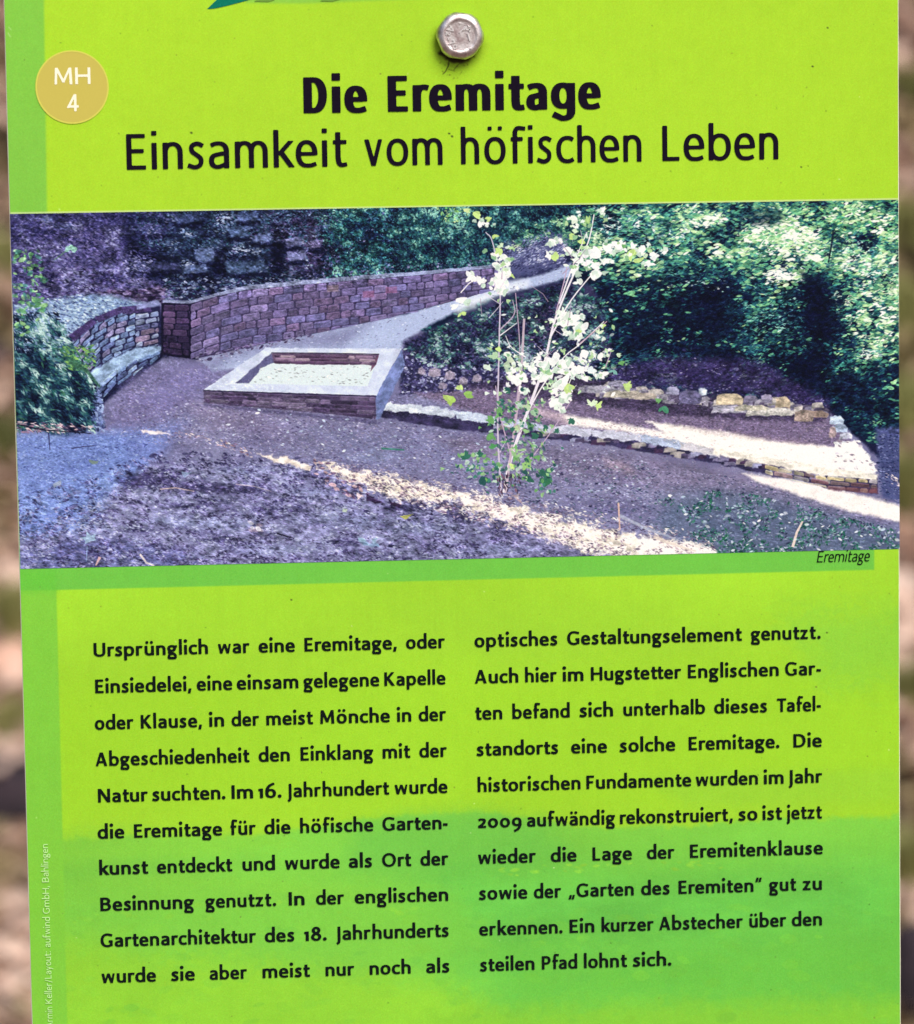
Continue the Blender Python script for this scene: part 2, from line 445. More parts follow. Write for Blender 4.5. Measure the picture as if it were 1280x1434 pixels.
    def line(s, P, w0, w1, col, alpha=1.0, soft=.5):
        Q = [np.array(p, float) for p in P]
        n = len(Q) - 1; L = []; Rr = []
        for i, p in enumerate(Q):
            d = Q[min(i + 1, n)] - Q[max(i - 1, 0)]; d /= np.hypot(*d) + 1e-9
            nn = np.array([-d[1], d[0]]); w = (w0 + (w1 - w0) * i / n) / 2
            L.append(tuple(p + nn * w)); Rr.append(tuple(p - nn * w))
        s.fill(L + Rr[::-1], col, alpha, soft)
    def mapleleaf(s, x, y, r, ang, col, alpha=1.0, sq=.7):
        P = []
        rad = [1, .45, .85, .42, .7, .35, .25, .35, .7, .42, .85, .45]
        for i, q in enumerate(rad):
            t = ang + i * 2 * math.pi / 12; k = q * s.rng.uniform(.85, 1.12)
            P.append((x + math.cos(t) * r * k, y + math.sin(t) * r * k * sq))
        s.fill(P, col, alpha, .5)

def interp(P, t):
    """point at parameter t in 0..1 by x along a polyline"""
    x = P[0][0] + (P[-1][0] - P[0][0]) * t
    return x, np.interp(x, [p[0] for p in P], [p[1] for p in P])

def courses(cv, top, bot, rh0, rh1, cols, joint, wr, rng, clipbot=True, jw=1.0, n=30, rough=.8):
    """roughly squared stones in courses between two lines: rows rh0..rh1 high (left..right)"""
    x0, x1 = top[0][0], top[-1][0]
    ty = lambda x: np.interp(x, [p[0] for p in top], [p[1] for p in top])
    by = lambda x: np.interp(x, [p[0] for p in bot], [p[1] for p in bot])
    rh = lambda x: rh0 + (rh1 - rh0) * (x - x0) / (x1 - x0)
    k = 0
    while k < n:
        x = x0 - rng.uniform(0, wr[0]); any_ = False
        while x < x1:
            w = rng.uniform(*wr) * rh(x) / max(rh0, rh1); xe = min(x + w, x1); xs = max(x, x0)
            ya0, ya1 = ty(xs) + k * rh(xs), ty(xe) + k * rh(xe)
            yb0, yb1 = ya0 + rh(xs), ya1 + rh(xe)
            yb0, yb1 = min(yb0, by(xs) + 1), min(yb1, by(xe) + 1)
            if yb0 - ya0 > 2 and xe - xs > 2:
                any_ = True
                j = lambda: rng.uniform(-rough, rough)
                g = jw * .6
                c = np.array(cols[rng.randint(len(cols))], float) * rng.uniform(.80, 1.18)
                e = min(1.3, (xe - xs) * .2); A0, A1, B0, B1 = ya0 + g + j() * .7, ya1 + g + j() * .7, yb0 - g + j() * .6, yb1 - g + j() * .6
                lx, rx = xs + g + j() * .6, xe - g + j() * .6; hl, hr = (B0 - A0) * .16, (B1 - A1) * .16
                P = [(lx + e, A0), ((lx + rx) / 2, (A0 + A1) / 2 + j() * .6), (rx - e, A1), (rx, A1 + hr), (rx, B1 - hr), (rx - e, B1), ((lx + rx) / 2, (B0 + B1) / 2 + j() * .6), (lx + e, B0), (lx, B0 - hl), (lx, A0 + hl)]
                cv.fill(P, c, .95, .8, .8, (4, .42, 1.6, 0), seed=rng.randint(60))
                cv.line([P[0], P[1], P[2]], 1.6, 1.6, np.minimum(c * 1.5 + 10, 255), .45, .8)
            x += w
        k += 1
        if not any_: break

def paint_photo():
    """the printed photograph of the walled terrace"""
    tl, br = bd(8, 270), bd(1272, 810)
    cv = Canvas(tl[0] - 12, tl[1] - 6, br[0] - tl[0] + 30, br[1] - tl[1] + 14, 1.25)
    rng = np.random.RandomState(3); H = math.pi
    ALL = [(0, 270), (1280, 262), (1280, 820), (0, 820)]
    cv.fill(ALL, (22, 20, 58))
    # ---- rock face and ivy slope along the top
    cv.fill([(0, 280), (262, 280), (190, 370), (260, 425), (150, 470), (0, 520)], (58, 50, 108), 1, 9, 5, (22, .75, 1.3, .3, (104, 92, 150)), seed=2)
    cv.fill([(0, 275), (250, 275), (170, 320), (60, 318), (0, 350)], (24, 20, 66), .75, 14, 8, (14, .6, 1.5, .2, (62, 56, 110)), seed=3)
    cv.scatter([(10, 295), (250, 290), (200, 400), (10, 420)], 1500, (1.0, 2.6), [(30, 26, 74), (118, 108, 168), (80, 70, 130), (48, 40, 92)], .2, .9, .55, (.35, .85), 10, 4, .42)
    cv.fill([(58, 304), (72, 303), (74, 310), (60, 312)], (104, 116, 186), .8, 2, 2)
    cv.fill([(74, 314), (100, 312), (104, 320), (84, 322)], (96, 108, 180), .8, 2, 3)
    cv.fill([(176, 275), (560, 275), (560, 395), (430, 398), (300, 400), (182, 388)], (14, 16, 46), 1, 10, 6, (16, .8, 1.2, .2, (42, 50, 92)), seed=6)
    cv.fill([(430, 275), (820, 275), (800, 320), (680, 388), (560, 394), (470, 388)], (10, 24, 54), 1, 12, 6, (12, .8, 1.2, .4, (28, 64, 84)), seed=7)
    cv.fill([(380, 300), (470, 300), (480, 380), (400, 385)], (54, 28, 66), .6, 14, 8, (10, .7, 1, 0, (90, 70, 110)), seed=8)
    # squared rock faces in the cliff
    for P, c in [([(272, 352), (300, 348), (308, 362), (296, 370), (276, 366)], (78, 92, 144)), ([(256, 372), (288, 370), (290, 384), (258, 384)], (62, 74, 122)), ([(182, 366), (254, 368), (254, 384), (184, 382)], (44, 44, 88)),
                 ([(312, 366), (372, 368), (366, 388), (320, 390)], (52, 66, 100)), ([(318, 320), (352, 316), (348, 336), (326, 338)], (70, 88, 136)), ([(330, 300), (360, 296), (366, 312), (336, 314)], (64, 80, 134)),
                 ([(355, 330), (384, 326), (380, 344), (360, 348)], (86, 96, 150)), ([(398, 334), (420, 332), (424, 350), (402, 352)], (92, 88, 140)), ([(400, 356), (428, 352), (430, 372), (406, 374)], (98, 98, 152)),
                 ([(430, 340), (452, 336), (450, 352), (434, 356)], (96, 84, 132)), ([(452, 358), (478, 356), (474, 372), (456, 374)], (84, 82, 138))]:
        cv.fill(P, c, .85, 2.0, 4, (5, .55, 1.6, .1), seed=rng.randint(40))
    for P in [[(300, 350), (322, 346), (318, 392), (298, 392)], [(378, 340), (400, 336), (398, 380), (382, 384)], [(176, 340), (200, 352), (186, 362)], [(226, 384), (262, 384), (300, 396), (232, 394)]]:
        cv.fill(P, (8, 6, 32), .9, 4, 4)
    cv.scatter([(190, 290), (430, 290), (430, 345), (190, 350)], 1900, (.9, 2.1), [(58, 96, 122), (34, 54, 92), (90, 112, 160), (30, 70, 84), (12, 14, 44)], .2, 1.2, .6, (.4, .9), 12, 9, .44)
    cv.scatter([(300, 300), (560, 296), (560, 392), (310, 396)], 1500, (1.0, 2.4), [(130, 128, 184), (64, 70, 120), (12, 8, 36), (72, 50, 100), (40, 80, 100)], .1, .9, .5, (.35, .9), 12, 12, .46)
    cv.scatter([(450, 290), (830, 288), (700, 380), (470, 388)], 5200, (1.0, 2.5), [(20, 70, 84), (34, 104, 100), (12, 40, 66), (70, 128, 140), (8, 16, 44), (24, 84, 78), (56, 96, 130)], .3, 1.4, .6, (.5, .95), 9, 13, .40)
    cv.scatter([(610, 290), (660, 290), (655, 312), (620, 310)], 60, (1.8, 3.4), [(150, 210, 110), (190, 230, 140), (90, 170, 90)], 0, 1.5, .6)
    # crumbling stones under the cliff
    cv.scatter([(80, 376), (180, 380), (240, 410), (220, 424), (130, 416), (40, 412)], 420, (2.2, 5.0), [(82, 70, 128), (118, 112, 170), (58, 46, 92), (100, 86, 138), (30, 22, 60)], .05, .25, .42, (.6, .95))
    cv.scatter([(132, 410), (230, 402), (228, 424), (160, 428)], 200, (2.5, 6), [(84, 62, 104), (60, 42, 80), (120, 104, 150), (28, 18, 46)], .05, .2, .35, (.6, .95))
    cv.scatter([(230, 386), (420, 384), (430, 398), (250, 424), (232, 418)], 620, (1.2, 3.2), [(110, 124, 168), (60, 64, 110), (40, 70, 88), (26, 22, 54), (150, 156, 200)], 0, .5, .5, (.5, .95))
    cv.scatter([(430, 384), (690, 362), (690, 380), (430, 396)], 420, (1.0, 2.6), [(150, 146, 196), (84, 84, 136), (40, 36, 76)], 0, .5, .5, (.5, .9))
    # ---- right: undergrowth
    RG = [(560, 470), (620, 430), (800, 392), (830, 275), (1280, 270), (1280, 640), (1200, 610), (1150, 570), (900, 540), (700, 520), (560, 540)]
    cv.fill(RG, (8, 12, 44), 1, 6, 6, (26, .8, 1.4, .1, (16, 40, 70)), seed=14)
    cv.fill([(780, 275), (1280, 270), (1280, 400), (1080, 360), (960, 400), (840, 372)], (20, 62, 84), .9, 16, 12, (16, .8, 1.7, -.1, (58, 128, 126)), seed=15)
    T = [(16, 60, 78), (30, 92, 98), (48, 128, 120), (90, 170, 150), (12, 34, 64), (22, 78, 76)]
    cv.scatter([(800, 290), (1080, 285), (1060, 380), (900, 400), (820, 380)], 4300, (1.4, 3.4), T + [(120, 190, 170)], -.1, .55, .38, (.5, .95), 16, 16, .38)
    cv.scatter([(560, 420), (820, 380), (960, 400), (960, 470), (700, 520), (600, 500)], 3000, (1.3, 3.2), T[:3] + T[4:] + [(10, 12, 40)], -.1, .8, .5, (.5, .9), 15, 17, .45)
    cv.scatter([(780, 380), (1260, 370), (1260, 620), (1150, 560), (820, 530)], 2400, (1.1, 2.8), [(14, 36, 66), (20, 54, 74), (10, 18, 48), (34, 84, 96)], -.1, .6, .4, (.35, .8), 26, 18, .48)
    cv.fill([(830, 400), (1000, 390), (1060, 520), (960, 545), (850, 480)], (6, 6, 34), .55, 26, 12)
    cv.fill([(1085, 395), (1160, 390), (1180, 520), (1120, 560), (1060, 520)], (5, 4, 32), .75, 20, 12)
    cv.fill([(1010, 305), (1040, 300), (1046, 336), (1024, 338)], (8, 10, 40), .85, 7, 6)
    cv.scatter([(860, 480), (1060, 470), (1080, 545), (900, 545)], 800, (1.0, 2.4), [(18, 60, 78), (30, 92, 94), (60, 50, 110), (14, 20, 54)], 0, .8, .45, (.4, .9), 12, 19, .45)
    cv.scatter([(1200, 500), (1262, 500), (1262, 620), (1190, 600)], 500, (1.2, 2.6), [(14, 60, 78), (20, 84, 84), (10, 20, 52)], -.2, .5, .45, (.4, .9))
    # lit sprays of leaves
    def spray(P, n, cols, size, a=0.0, cl=9, sd=1, th=.45):
        c = np.mean(P, axis=0); Q = [(c[0] + (p[0] - c[0]) * 1.22, c[1] + (p[1] - c[1]) * 1.35) for p in P]
        dk = [tuple(np.array(k) * .42 + np.array((4, 30, 44))) for k in cols]; md = [tuple(np.array(k) * .7 + np.array((2, 18, 26))) for k in cols]
        cv.scatter(Q, int(n * .9), (size[0] * .8, size[1] * .9), dk, a, .6, .42, (.5, .9), 8, sd + 3, .42, 6)
        cv.scatter(Q, int(n * .5), (size[0] * .7, size[1] * .85), md, a, .6, .42, (.6, .95), 9, sd + 5, .45, 5)
        cv.scatter(P, int(n * .8), (size[0] * .8, size[1]), cols, a, .55, .42, (.75, 1), cl, sd, th, 5)
    LIT = [(222, 244, 190), (190, 232, 170), (150, 214, 130), (240, 250, 220), (120, 196, 120)]
    spray([(1040, 316), (1110, 314), (1170, 340), (1150, 372), (1100, 352), (1050, 340)], 420, LIT, (2.4, 5.0), -.1, 14, 21, .38)
    spray([(1090, 286), (1262, 280), (1262, 340), (1180, 330)], 900, [(70, 160, 110), (110, 196, 110), (40, 110, 90), (170, 222, 130), (22, 60, 70)], (2.6, 5.4), .1, 12, 22, .36)
    spray([(1090, 350), (1200, 340), (1262, 360), (1262, 396), (1180, 372)], 330, [(190, 232, 200), (140, 206, 170), (226, 246, 220)], (2.2, 4.6), 0, 12, 23, .42)
    spray([(1170, 420), (1262, 380), (1262, 480), (1228, 500), (1190, 470)], 520, [(180, 226, 170), (222, 240, 190), (110, 180, 130), (60, 130, 110), (240, 246, 216)], (2.2, 4.8), -.25, 12, 24, .42)
    spray([(1038, 424), (1080, 400), (1124, 420), (1110, 462), (1050, 476)], 330, [(90, 170, 150), (50, 128, 120), (150, 214, 196), (26, 84, 92)], (2.0, 4.4), -.15, 10, 25, .40)
    spray([(1035, 470), (1080, 466), (1070, 540), (1046, 545)], 170, [(60, 140, 130), (34, 98, 100), (110, 180, 160)], (1.6, 3.2), -.2)
    spray([(1068, 378), (1128, 372), (1122, 392), (1080, 392)], 48, [(250, 255, 250), (230, 250, 236)], (3, 6), -.05, 0)
    spray([(840, 300), (960, 320), (960, 350), (880, 345), (830, 330)], 280, [(190, 226, 220), (240, 250, 244), (120, 180, 170)], (2, 4.6), .12, 12, 26, .45)
    spray([(958, 300), (1010, 300), (1005, 312), (960, 318)], 100, [(160, 210, 150), (210, 240, 190)], (1.6, 3.4), 0)
    spray([(1198, 494), (1232, 490), (1230, 500), (1200, 500)], 16, [(222, 244, 232)], (3, 5), 0, 0)
    cv.scatter([(930, 400), (1020, 380), (1030, 410)], 40, (2, 4), [(170, 220, 210), (230, 250, 244)], 0, .3, .35)
    FR = [(-.2, (5, 6, 36)), (.18, (8, 20, 52)), (.36, (20, 62, 82)), (.52, (44, 122, 112)), (.68, (110, 186, 128)), (.84, (190, 232, 156)), (1.0, (250, 255, 236))]
    BI = [(1075, 336, 60, 24, .55), (1180, 312, 100, 34, .36), (1165, 366, 70, 18, .45), (1232, 432, 42, 56, .50), (1085, 436, 44, 40, .16), (900, 322, 110, 30, .20), (985, 305, 50, 14, .3), (1098, 386, 30, 8, .8), (940, 404, 60, 10, .12), (1215, 496, 20, 8, .5), (850, 350, 50, 30, .15),
          (920, 450, 110, 46, -.30), (1135, 440, 34, 70, -.50), (1140, 545, 90, 50, -.35), (1000, 470, 60, 60, -.30), (1028, 320, 18, 20, -.5), (1200, 560, 80, 50, -.22), (980, 530, 90, 20, -.2), (1005, 410, 50, 24, -.25), (1216, 336, 20, 12, -.3)]
    UG = [(770, 280), (1264, 275), (1264, 640), (1200, 612), (1150, 572), (900, 545), (820, 525), (800, 440), (806, 380)]
    cv.foliage(UG, 7000, (2.2, 5.0), FR, 20, 1.5, -.12, .5, .42, 70, BI, base=.30)
    cv.foliage(UG, 9000, (1.4, 3.4), FR, 13, 1.9, -.12, .6, .40, 71, BI, base=.25, spread=.15)
    cv.foliage(UG, 4200, (2.6, 5.2), FR, 16, 1.9, -.08, .45, .40, 72, BI, base=.32, keep=.56, alpha=(.8, 1), spread=.08)
    cv.fill([(860, 512), (930, 500), (1060, 505), (1160, 560), (1164, 578), (1060, 556), (930, 545), (840, 540)], (44, 28, 78), .8, 9, 8, (9, .7, 1.6, .1, (70, 52, 108)), seed=92)
    cv.foliage([(860, 512), (930, 500), (1060, 505), (1160, 560), (1164, 578), (1060, 556), (930, 545), (840, 540)], 900, (.7, 1.8), [(0, (20, 12, 50)), (.5, (60, 48, 98)), (.9, (150, 140, 180))], 8, 1.8, .1, .6, .45, 93, base=.34)
    IV = [(440, 280), (830, 278), (800, 326), (690, 376), (560, 390), (450, 392)]
    IR = [(-.1, (6, 6, 34)), (.25, (12, 28, 58)), (.5, (24, 76, 84)), (.72, (62, 126, 124)), (1, (140, 200, 180))]
    cv.foliage(IV, 7000, (1.0, 2.4), IR, 9, 1.9, .3, 1.3, .55, 73, [(640, 300, 50, 20, .3), (520, 350, 60, 30, -.15)], base=.36)
    cv.foliage([(176, 282), (470, 282), (450, 392), (230, 400), (180, 380)], 4200, (1.0, 2.6), [(-.1, (6, 4, 30)), (.3, (20, 22, 54)), (.55, (54, 72, 110)), (.8, (110, 124, 168)), (1, (180, 190, 224))], 14, 1.9, .1, .6, .42, 74, [(285, 360, 26, 12, .4), (270, 378, 30, 6, .3), (345, 312, 22, 12, .3), (400, 345, 50, 26, .14), (300, 380, 12, 16, -.4), (388, 356, 12, 26, -.4), (200, 350, 20, 20, -.2)], base=.26)
    for P, c in [([(272, 350), (300, 347), (309, 360), (297, 369), (276, 365)], (92, 106, 156)), ([(256, 372), (289, 369), (291, 383), (258, 384)], (74, 86, 132)), ([(184, 366), (252, 369), (252, 381), (186, 379)], (58, 58, 104)),
                 ([(312, 366), (372, 367), (366, 380), (320, 384)], (62, 78, 116)), ([(318, 320), (350, 315), (346, 331), (326, 334)], (78, 96, 146)), ([(330, 300), (358, 295), (364, 308), (336, 311)], (74, 90, 146)),
                 ([(352, 330), (380, 325), (378, 338), (358, 342)], (96, 106, 160)), ([(398, 334), (420, 331), (423, 344), (402, 347)], (102, 100, 150)), ([(402, 354), (428, 350), (429, 364), (408, 367)], (110, 112, 164)), ([(240, 300), (276, 298), (284, 310), (248, 314)], (58, 66, 116)),
                 ([(196, 318), (236, 314), (240, 326), (204, 330)], (50, 54, 100)), ([(432, 340), (452, 335), (449, 347), (436, 350)], (104, 92, 142))]:
        cv.fill(P, c, .72, 1.6, 4, (4, .6, 1.8, .1), seed=rng.randint(40))
        x0_ = min(p[0] for p in P); x1_ = max(p[0] for p in P); yb_ = max(p[1] for p in P)
        cv.fill([(x0_, yb_ - 1), (x1_, yb_ - 3), (x1_ + 3, yb_ + 3), ((x0_ + x1_) / 2, yb_ + 6), (x0_, yb_ + 4)], (8, 6, 34), .8, 2, 3)
    for P in [[(300, 350), (318, 348), (314, 388), (299, 390)], [(380, 340), (399, 336), (397, 376), (384, 380)], [(178, 338), (198, 350), (186, 360)], [(180, 352), (250, 358), (252, 366), (184, 364)]]:
        cv.fill(P, (8, 6, 32), .75, 3, 4)
    cv.foliage([(10, 290), (250, 285), (200, 400), (10, 420)], 3600, (1.0, 2.6), [(-.1, (16, 12, 50)), (.35, (44, 38, 90)), (.6, (84, 80, 142)), (.9, (150, 148, 204))], 16, 1.6, .2, .6, .42, 75, [(60, 305, 60, 16, -.15), (150, 350, 60, 30, .1)], base=.42)
    cv.fill([(1040, 296), (1090, 292), (1094, 312), (1050, 316)], (12, 30, 56), .6, 7, 6)
    cv.fill([(1120, 380), (1150, 388), (1160, 404), (1128, 400)], (8, 14, 44), .8, 6, 6)
    cv.line([(1167, 322), (1164, 345), (1160, 368)], 3, 2, (14, 20, 44), .8)
    cv.fill([(176, 300), (196, 330), (182, 366), (168, 340)], (14, 10, 44), .6, 6, 5)
    # ---- ground
    G = [(120, 600), (150, 560), (230, 500), (300, 496), (430, 470), (560, 440), (600, 470), (560, 540), (900, 545), (1165, 580), (1230, 640), (1280, 640), (1280, 830), (0, 830), (0, 600)]
    cv.fill(G, (104, 98, 146), 1, 3, 3, (26, .8, 2.2, .12, (138, 134, 178)), seed=30)
    cv.fill([(560, 545), (640, 500), (900, 545), (1170, 585), (1200, 630), (900, 610), (700, 590)], (112, 92, 126), .9, 6, 4, (18, .6, 2, .1, (122, 100, 140)), seed=31)
    cv.fill([(180, 520), (300, 500), (340, 510), (270, 560), (200, 600), (150, 600), (160, 560)], (116, 104, 160), .6, 14, 6)
    cv.fill([(250, 560), (520, 590), (700, 620), (600, 640), (300, 600)], (128, 112, 152), .7, 18, 6, (20, .4, 2, .1))
    cv.fill([(190, 560), (250, 520), (300, 515), (280, 545), (230, 585)], (128, 118, 186), .5, 14, 6)
    cv.fill([(380, 590), (640, 600), (640, 650), (500, 640)], (118, 122, 172), .6, 22, 6)
    cv.fill([(20, 606), (150, 604), (240, 604), (210, 650), (150, 700), (150, 740), (20, 760)], (96, 112, 190), 1, 9, 7, (18, .45, 1.6, .2, (128, 152, 224)), seed=33)
    cv.fill([(160, 600), (260, 590), (230, 640), (190, 650)], (112, 122, 196), .7, 14, 6)
    cv.fill([(600, 610), (900, 635), (1240, 700), (1240, 730), (1000, 690), (700, 660)], (128, 112, 146), .6, 12, 6, (14, .4, 2, .15), seed=32)
    # dark broken soil, left and centre of the foreground
    cv.fill([(150, 690), (230, 640), (420, 650), (600, 700), (700, 760), (720, 800), (0, 810), (20, 760), (120, 740)], (82, 76, 126), .7, 14, 10, (14, .9, 1.9, .2, (156, 158, 208)), seed=34)
    cv.fill([(160, 672), (230, 655), (260, 668), (230, 684), (170, 684)], (44, 32, 84), .7, 6, 6)
    cv.fill([(250, 676), (380, 680), (380, 690), (270, 690)], (44, 32, 84), .6, 5, 5)
    cv.fill([(20, 770), (120, 748), (280, 776), (280, 800), (20, 806)], (58, 58, 122), .6, 10, 8, (9, .7, 1.5, 0, (110, 116, 190)), seed=35)
    S0 = [(36, 28, 72), (60, 48, 100), (150, 142, 198), (112, 104, 160), (178, 176, 220), (46, 34, 80)]
    cv.scatter([(20, 700), (230, 630), (420, 640), (640, 700), (900, 765), (900, 800), (20, 806)], 6800, (1.0, 2.8), S0, .25, .8, .5, (.35, .85), 15, 36, .42)
    cv.scatter([(20, 700), (230, 630), (420, 640), (640, 700), (700, 790), (20, 806)], 520, (2.4, 5), S0[:4], .25, .6, .5, (.4, .8))
    cv.scatter([(20, 610), (220, 610), (150, 700), (20, 750)], 900, (.8, 2.0), [(60, 66, 140), (150, 168, 232), (70, 80, 150)], .1, .6, .5, (.3, .75))
    cv.scatter([(170, 560), (560, 560), (900, 640), (900, 720), (640, 700), (420, 640), (200, 620)], 2600, (.8, 2.0), [(70, 56, 104), (160, 150, 200), (90, 76, 128), (200, 200, 232)], .1, .5, .5, (.3, .85))
    cv.scatter([(600, 650), (900, 640), (960, 760), (760, 720)], 700, (1.0, 2.6), [(180, 186, 220), (84, 90, 130), (56, 90, 96), (50, 44, 86)], .1, .6, .5, (.4, .9))
    cv.fill([(1226, 600), (1266, 598), (1266, 708), (1236, 696), (1232, 660)], (58, 60, 112), 1, 4, 3, (8, .8, 1.6, .3, (84, 90, 150)), seed=37)
    cv.scatter([(1226, 610), (1264, 604), (1264, 700), (1232, 690)], 260, (.9, 2.2), [(30, 30, 76), (120, 126, 180), (40, 50, 96)], .2, .6, .5)
    cv.scatter([(1240, 662), (1262, 668), (1262, 682), (1244, 676)], 26, (1, 3), [(240, 216, 214), (200, 180, 200)], .4, .5, .35)
    for (x, y, w, h) in [(300, 735, 60, 12), (480, 730, 70, 12), (430, 690, 40, 8), (590, 740, 60, 10), (380, 770, 70, 8), (240, 730, 40, 8), (340, 660, 40, 6), (700, 770, 60, 8), (520, 640, 40, 8), (700, 650, 50, 8)]:
        cv.fill([(x - w, y), (x, y - h), (x + w, y - h * .2), (x + w * .4, y + h)], (146, 156, 206), .5, 7, 6, (6, .5, 2, .2), seed=x % 50)
    for (x, y, w, h) in [(370, 714, 30, 4), (560, 712, 26, 4), (300, 756, 26, 4), (190, 742, 24, 4), (470, 760, 26, 4), (250, 708, 22, 4), (640, 724, 24, 4), (420, 664, 24, 3)]:
        cv.fill([(x - w, y), (x, y - h), (x + w, y - h * .2), (x + w * .4, y + h)], (40, 30, 76), .75, 4, 5, seed=x % 50)
    GRR = [(-.1, (40, 28, 64)), (.22, (72, 60, 104)), (.45, (112, 106, 152)), (.75, (142, 146, 194)), (1, (190, 196, 228))]
    cv.foliage([(20, 750), (140, 700), (230, 640), (420, 650), (620, 700), (800, 775), (20, 806)], 9000, (.9, 2.4), GRR, 9, 2.2, .2, .6, .42, 76, [(90, 720, 60, 30, .15)], base=.44, alpha=(.4, .85), ax=2.2)
    cv.foliage([(20, 606), (150, 603), (230, 600), (200, 660), (150, 710), (60, 750), (20, 750)], 2500, (.8, 1.8), [(-.1, (50, 56, 120)), (.35, (88, 102, 176)), (.7, (126, 150, 220)), (1, (190, 208, 244))], 9, 1.5, .1, .6, .45, 77, base=.5, alpha=(.3, .7))
    cv.foliage([(150, 600), (180, 540), (300, 505), (340, 510), (280, 560), (530, 590), (900, 630), (1240, 700), (1240, 740), (900, 720), (640, 690), (430, 640), (210, 620)], 7000, (.7, 1.6), [(-.1, (78, 58, 92)), (.35, (116, 98, 130)), (.6, (144, 130, 158)), (.85, (172, 168, 198)), (1, (222, 224, 240))], 8, 1.5, .12, .5, .45, 78, [(300, 540, 60, 25, .12), (520, 620, 90, 20, .08), (900, 660, 120, 20, -.06)], base=.44, alpha=(.3, .75), ax=2.2)
    cv.foliage([(560, 550), (800, 535), (930, 552), (1165, 585), (1200, 625), (900, 600), (700, 585)], 1800, (.7, 1.7), [(0, (66, 46, 74)), (.5, (116, 92, 120)), (1, (190, 170, 186))], 8, 1.6, .12, .5, .45, 79, base=.45, alpha=(.4, .8), ax=2.2)
    # green weeds, lower right
    cv.fill([(930, 700), (1010, 685), (1120, 705), (1262, 745), (1262, 790), (990, 790), (920, 740)], (56, 78, 104), .6, 20, 14, (12, .9, 1.6, .2, (84, 100, 132)), seed=38)
    cv.scatter([(920, 700), (1010, 685), (1120, 705), (1262, 745), (1262, 790), (1000, 790)], 2600, (1.0, 2.6), [(26, 96, 78), (20, 66, 66), (60, 120, 104), (36, 30, 66), (180, 190, 210), (30, 110, 70)], 0, 1.3, .5, (.4, .9), 13, 39, .42)
    cv.scatter([(830, 640), (1262, 700), (1262, 740), (1000, 690), (860, 690)], 600, (.9, 2.2), [(90, 80, 124), (160, 150, 196), (50, 60, 90)], .15, .5, .5, (.4, .9))
    # sunlit patches
    SUN = (268, 262, 250)
    def sun(P, al=1.0, soft=3, w=3, c=SUN, t=.10, sd=1): cv.fill(P, c, al, soft, w, (6, t, 1.6, .15), seed=sd)
    sun([(905, 590), (985, 600), (1090, 618), (1170, 626), (1200, 640), (1225, 662), (1160, 664), (1060, 642), (985, 628), (930, 604)], 1, 3, 3)
    sun([(785, 580), (860, 592), (940, 606), (1010, 622), (960, 622), (870, 604), (800, 596)], .95, 4, 3)
    sun([(740, 566), (790, 580), (800, 596), (752, 584)], .6, 6, 4, (230, 200, 210))
    sun([(1040, 662), (1120, 674), (1190, 690), (1264, 708), (1264, 732), (1190, 716), (1120, 694), (1060, 674)], .98, 3.5, 3, (255, 244, 238))
    sun([(845, 640), (880, 650), (890, 664), (850, 655)], .35, 7, 3, (220, 180, 190))
    sun([(1210, 664), (1262, 672), (1262, 690)], .0)
    sun([(194, 602), (226, 603), (240, 608), (200, 607)], .9, 1.6, 5, (240, 222, 222), .4)
    cv.scatter([(290, 612), (318, 616), (354, 632), (352, 640), (320, 628), (292, 620)], 46, (.9, 2.6), [(250, 226, 220), (226, 176, 170), (120, 84, 110), (255, 246, 236)], .4, .5, .35)
    cv.scatter([(236, 603), (262, 606), (300, 614), (296, 618), (250, 611)], 26, (.8, 2.2), [(240, 216, 214), (160, 120, 140)], .3, .5, .35)
    sun([(360, 636), (400, 641), (436, 651), (432, 657), (392, 649)], .95, 2.2, 6, (255, 236, 220), .3)
    sun([(440, 646), (500, 658), (560, 670), (640, 692), (640, 700), (570, 700), (505, 682), (470, 664)], .95, 4, 13, (255, 238, 218), .4, 3)
    sun([(620, 680), (700, 704), (790, 726), (860, 744), (1000, 768), (900, 785), (830, 778), (740, 740), (650, 712)], .95, 5, 15, (255, 240, 222), .45, 4)
    sun([(880, 752), (1000, 766), (1010, 780), (900, 780)], .9, 4, 9)
    for (a_, b_) in [((470, 652), (1000, 762)), ((480, 668), (900, 786))]:
        cv.foliage([(a_[0], a_[1] - 7), (b_[0], b_[1] - 9), (b_[0], b_[1] + 9), (a_[0], a_[1] + 7)], 900, (.9, 2.6), [(0, (70, 52, 88)), (.45, (128, 108, 140)), (.62, (220, 196, 196)), (1, (255, 250, 240))], 8, 2.4, .25, .6, .42, 102, base=.45, alpha=(.5, .9), ax=2)
    cv.scatter([(470, 655), (640, 690), (860, 745), (1000, 768), (900, 790), (740, 750), (560, 705)], 1500, (.9, 2.6), [(110, 76, 110), (170, 136, 156), (255, 250, 240), (84, 64, 96), (214, 190, 196), (255, 255, 250)], .3, .8, .45, (.35, .85), 9, 41, .46)
    cv.line([(915, 752), (960, 768), (975, 772)], 5, 2, (226, 206, 196), .8, 1.2)
    cv.scatter([(440, 640), (470, 650), (520, 690), (500, 700), (440, 670)], 60, (1.5, 4), [(200, 160, 170), (90, 60, 96)], .5, .6, .4)
    # ---- gravel slope and curved wall, left
    cv.fill([(20, 430), (110, 415), (150, 412), (205, 425), (150, 440), (100, 466), (60, 520), (20, 530)], (112, 138, 190), 1, 5, 4, (10, .6, 1.5, .2, (160, 186, 222)), seed=50)
    cv.scatter([(20, 425), (110, 412), (190, 425), (140, 442), (100, 466), (80, 510), (20, 540)], 2000, (1.0, 2.8), [(84, 100, 160), (176, 204, 232), (60, 70, 124), (130, 160, 204), (200, 220, 240)], .25, .4, .45, (.5, .95))
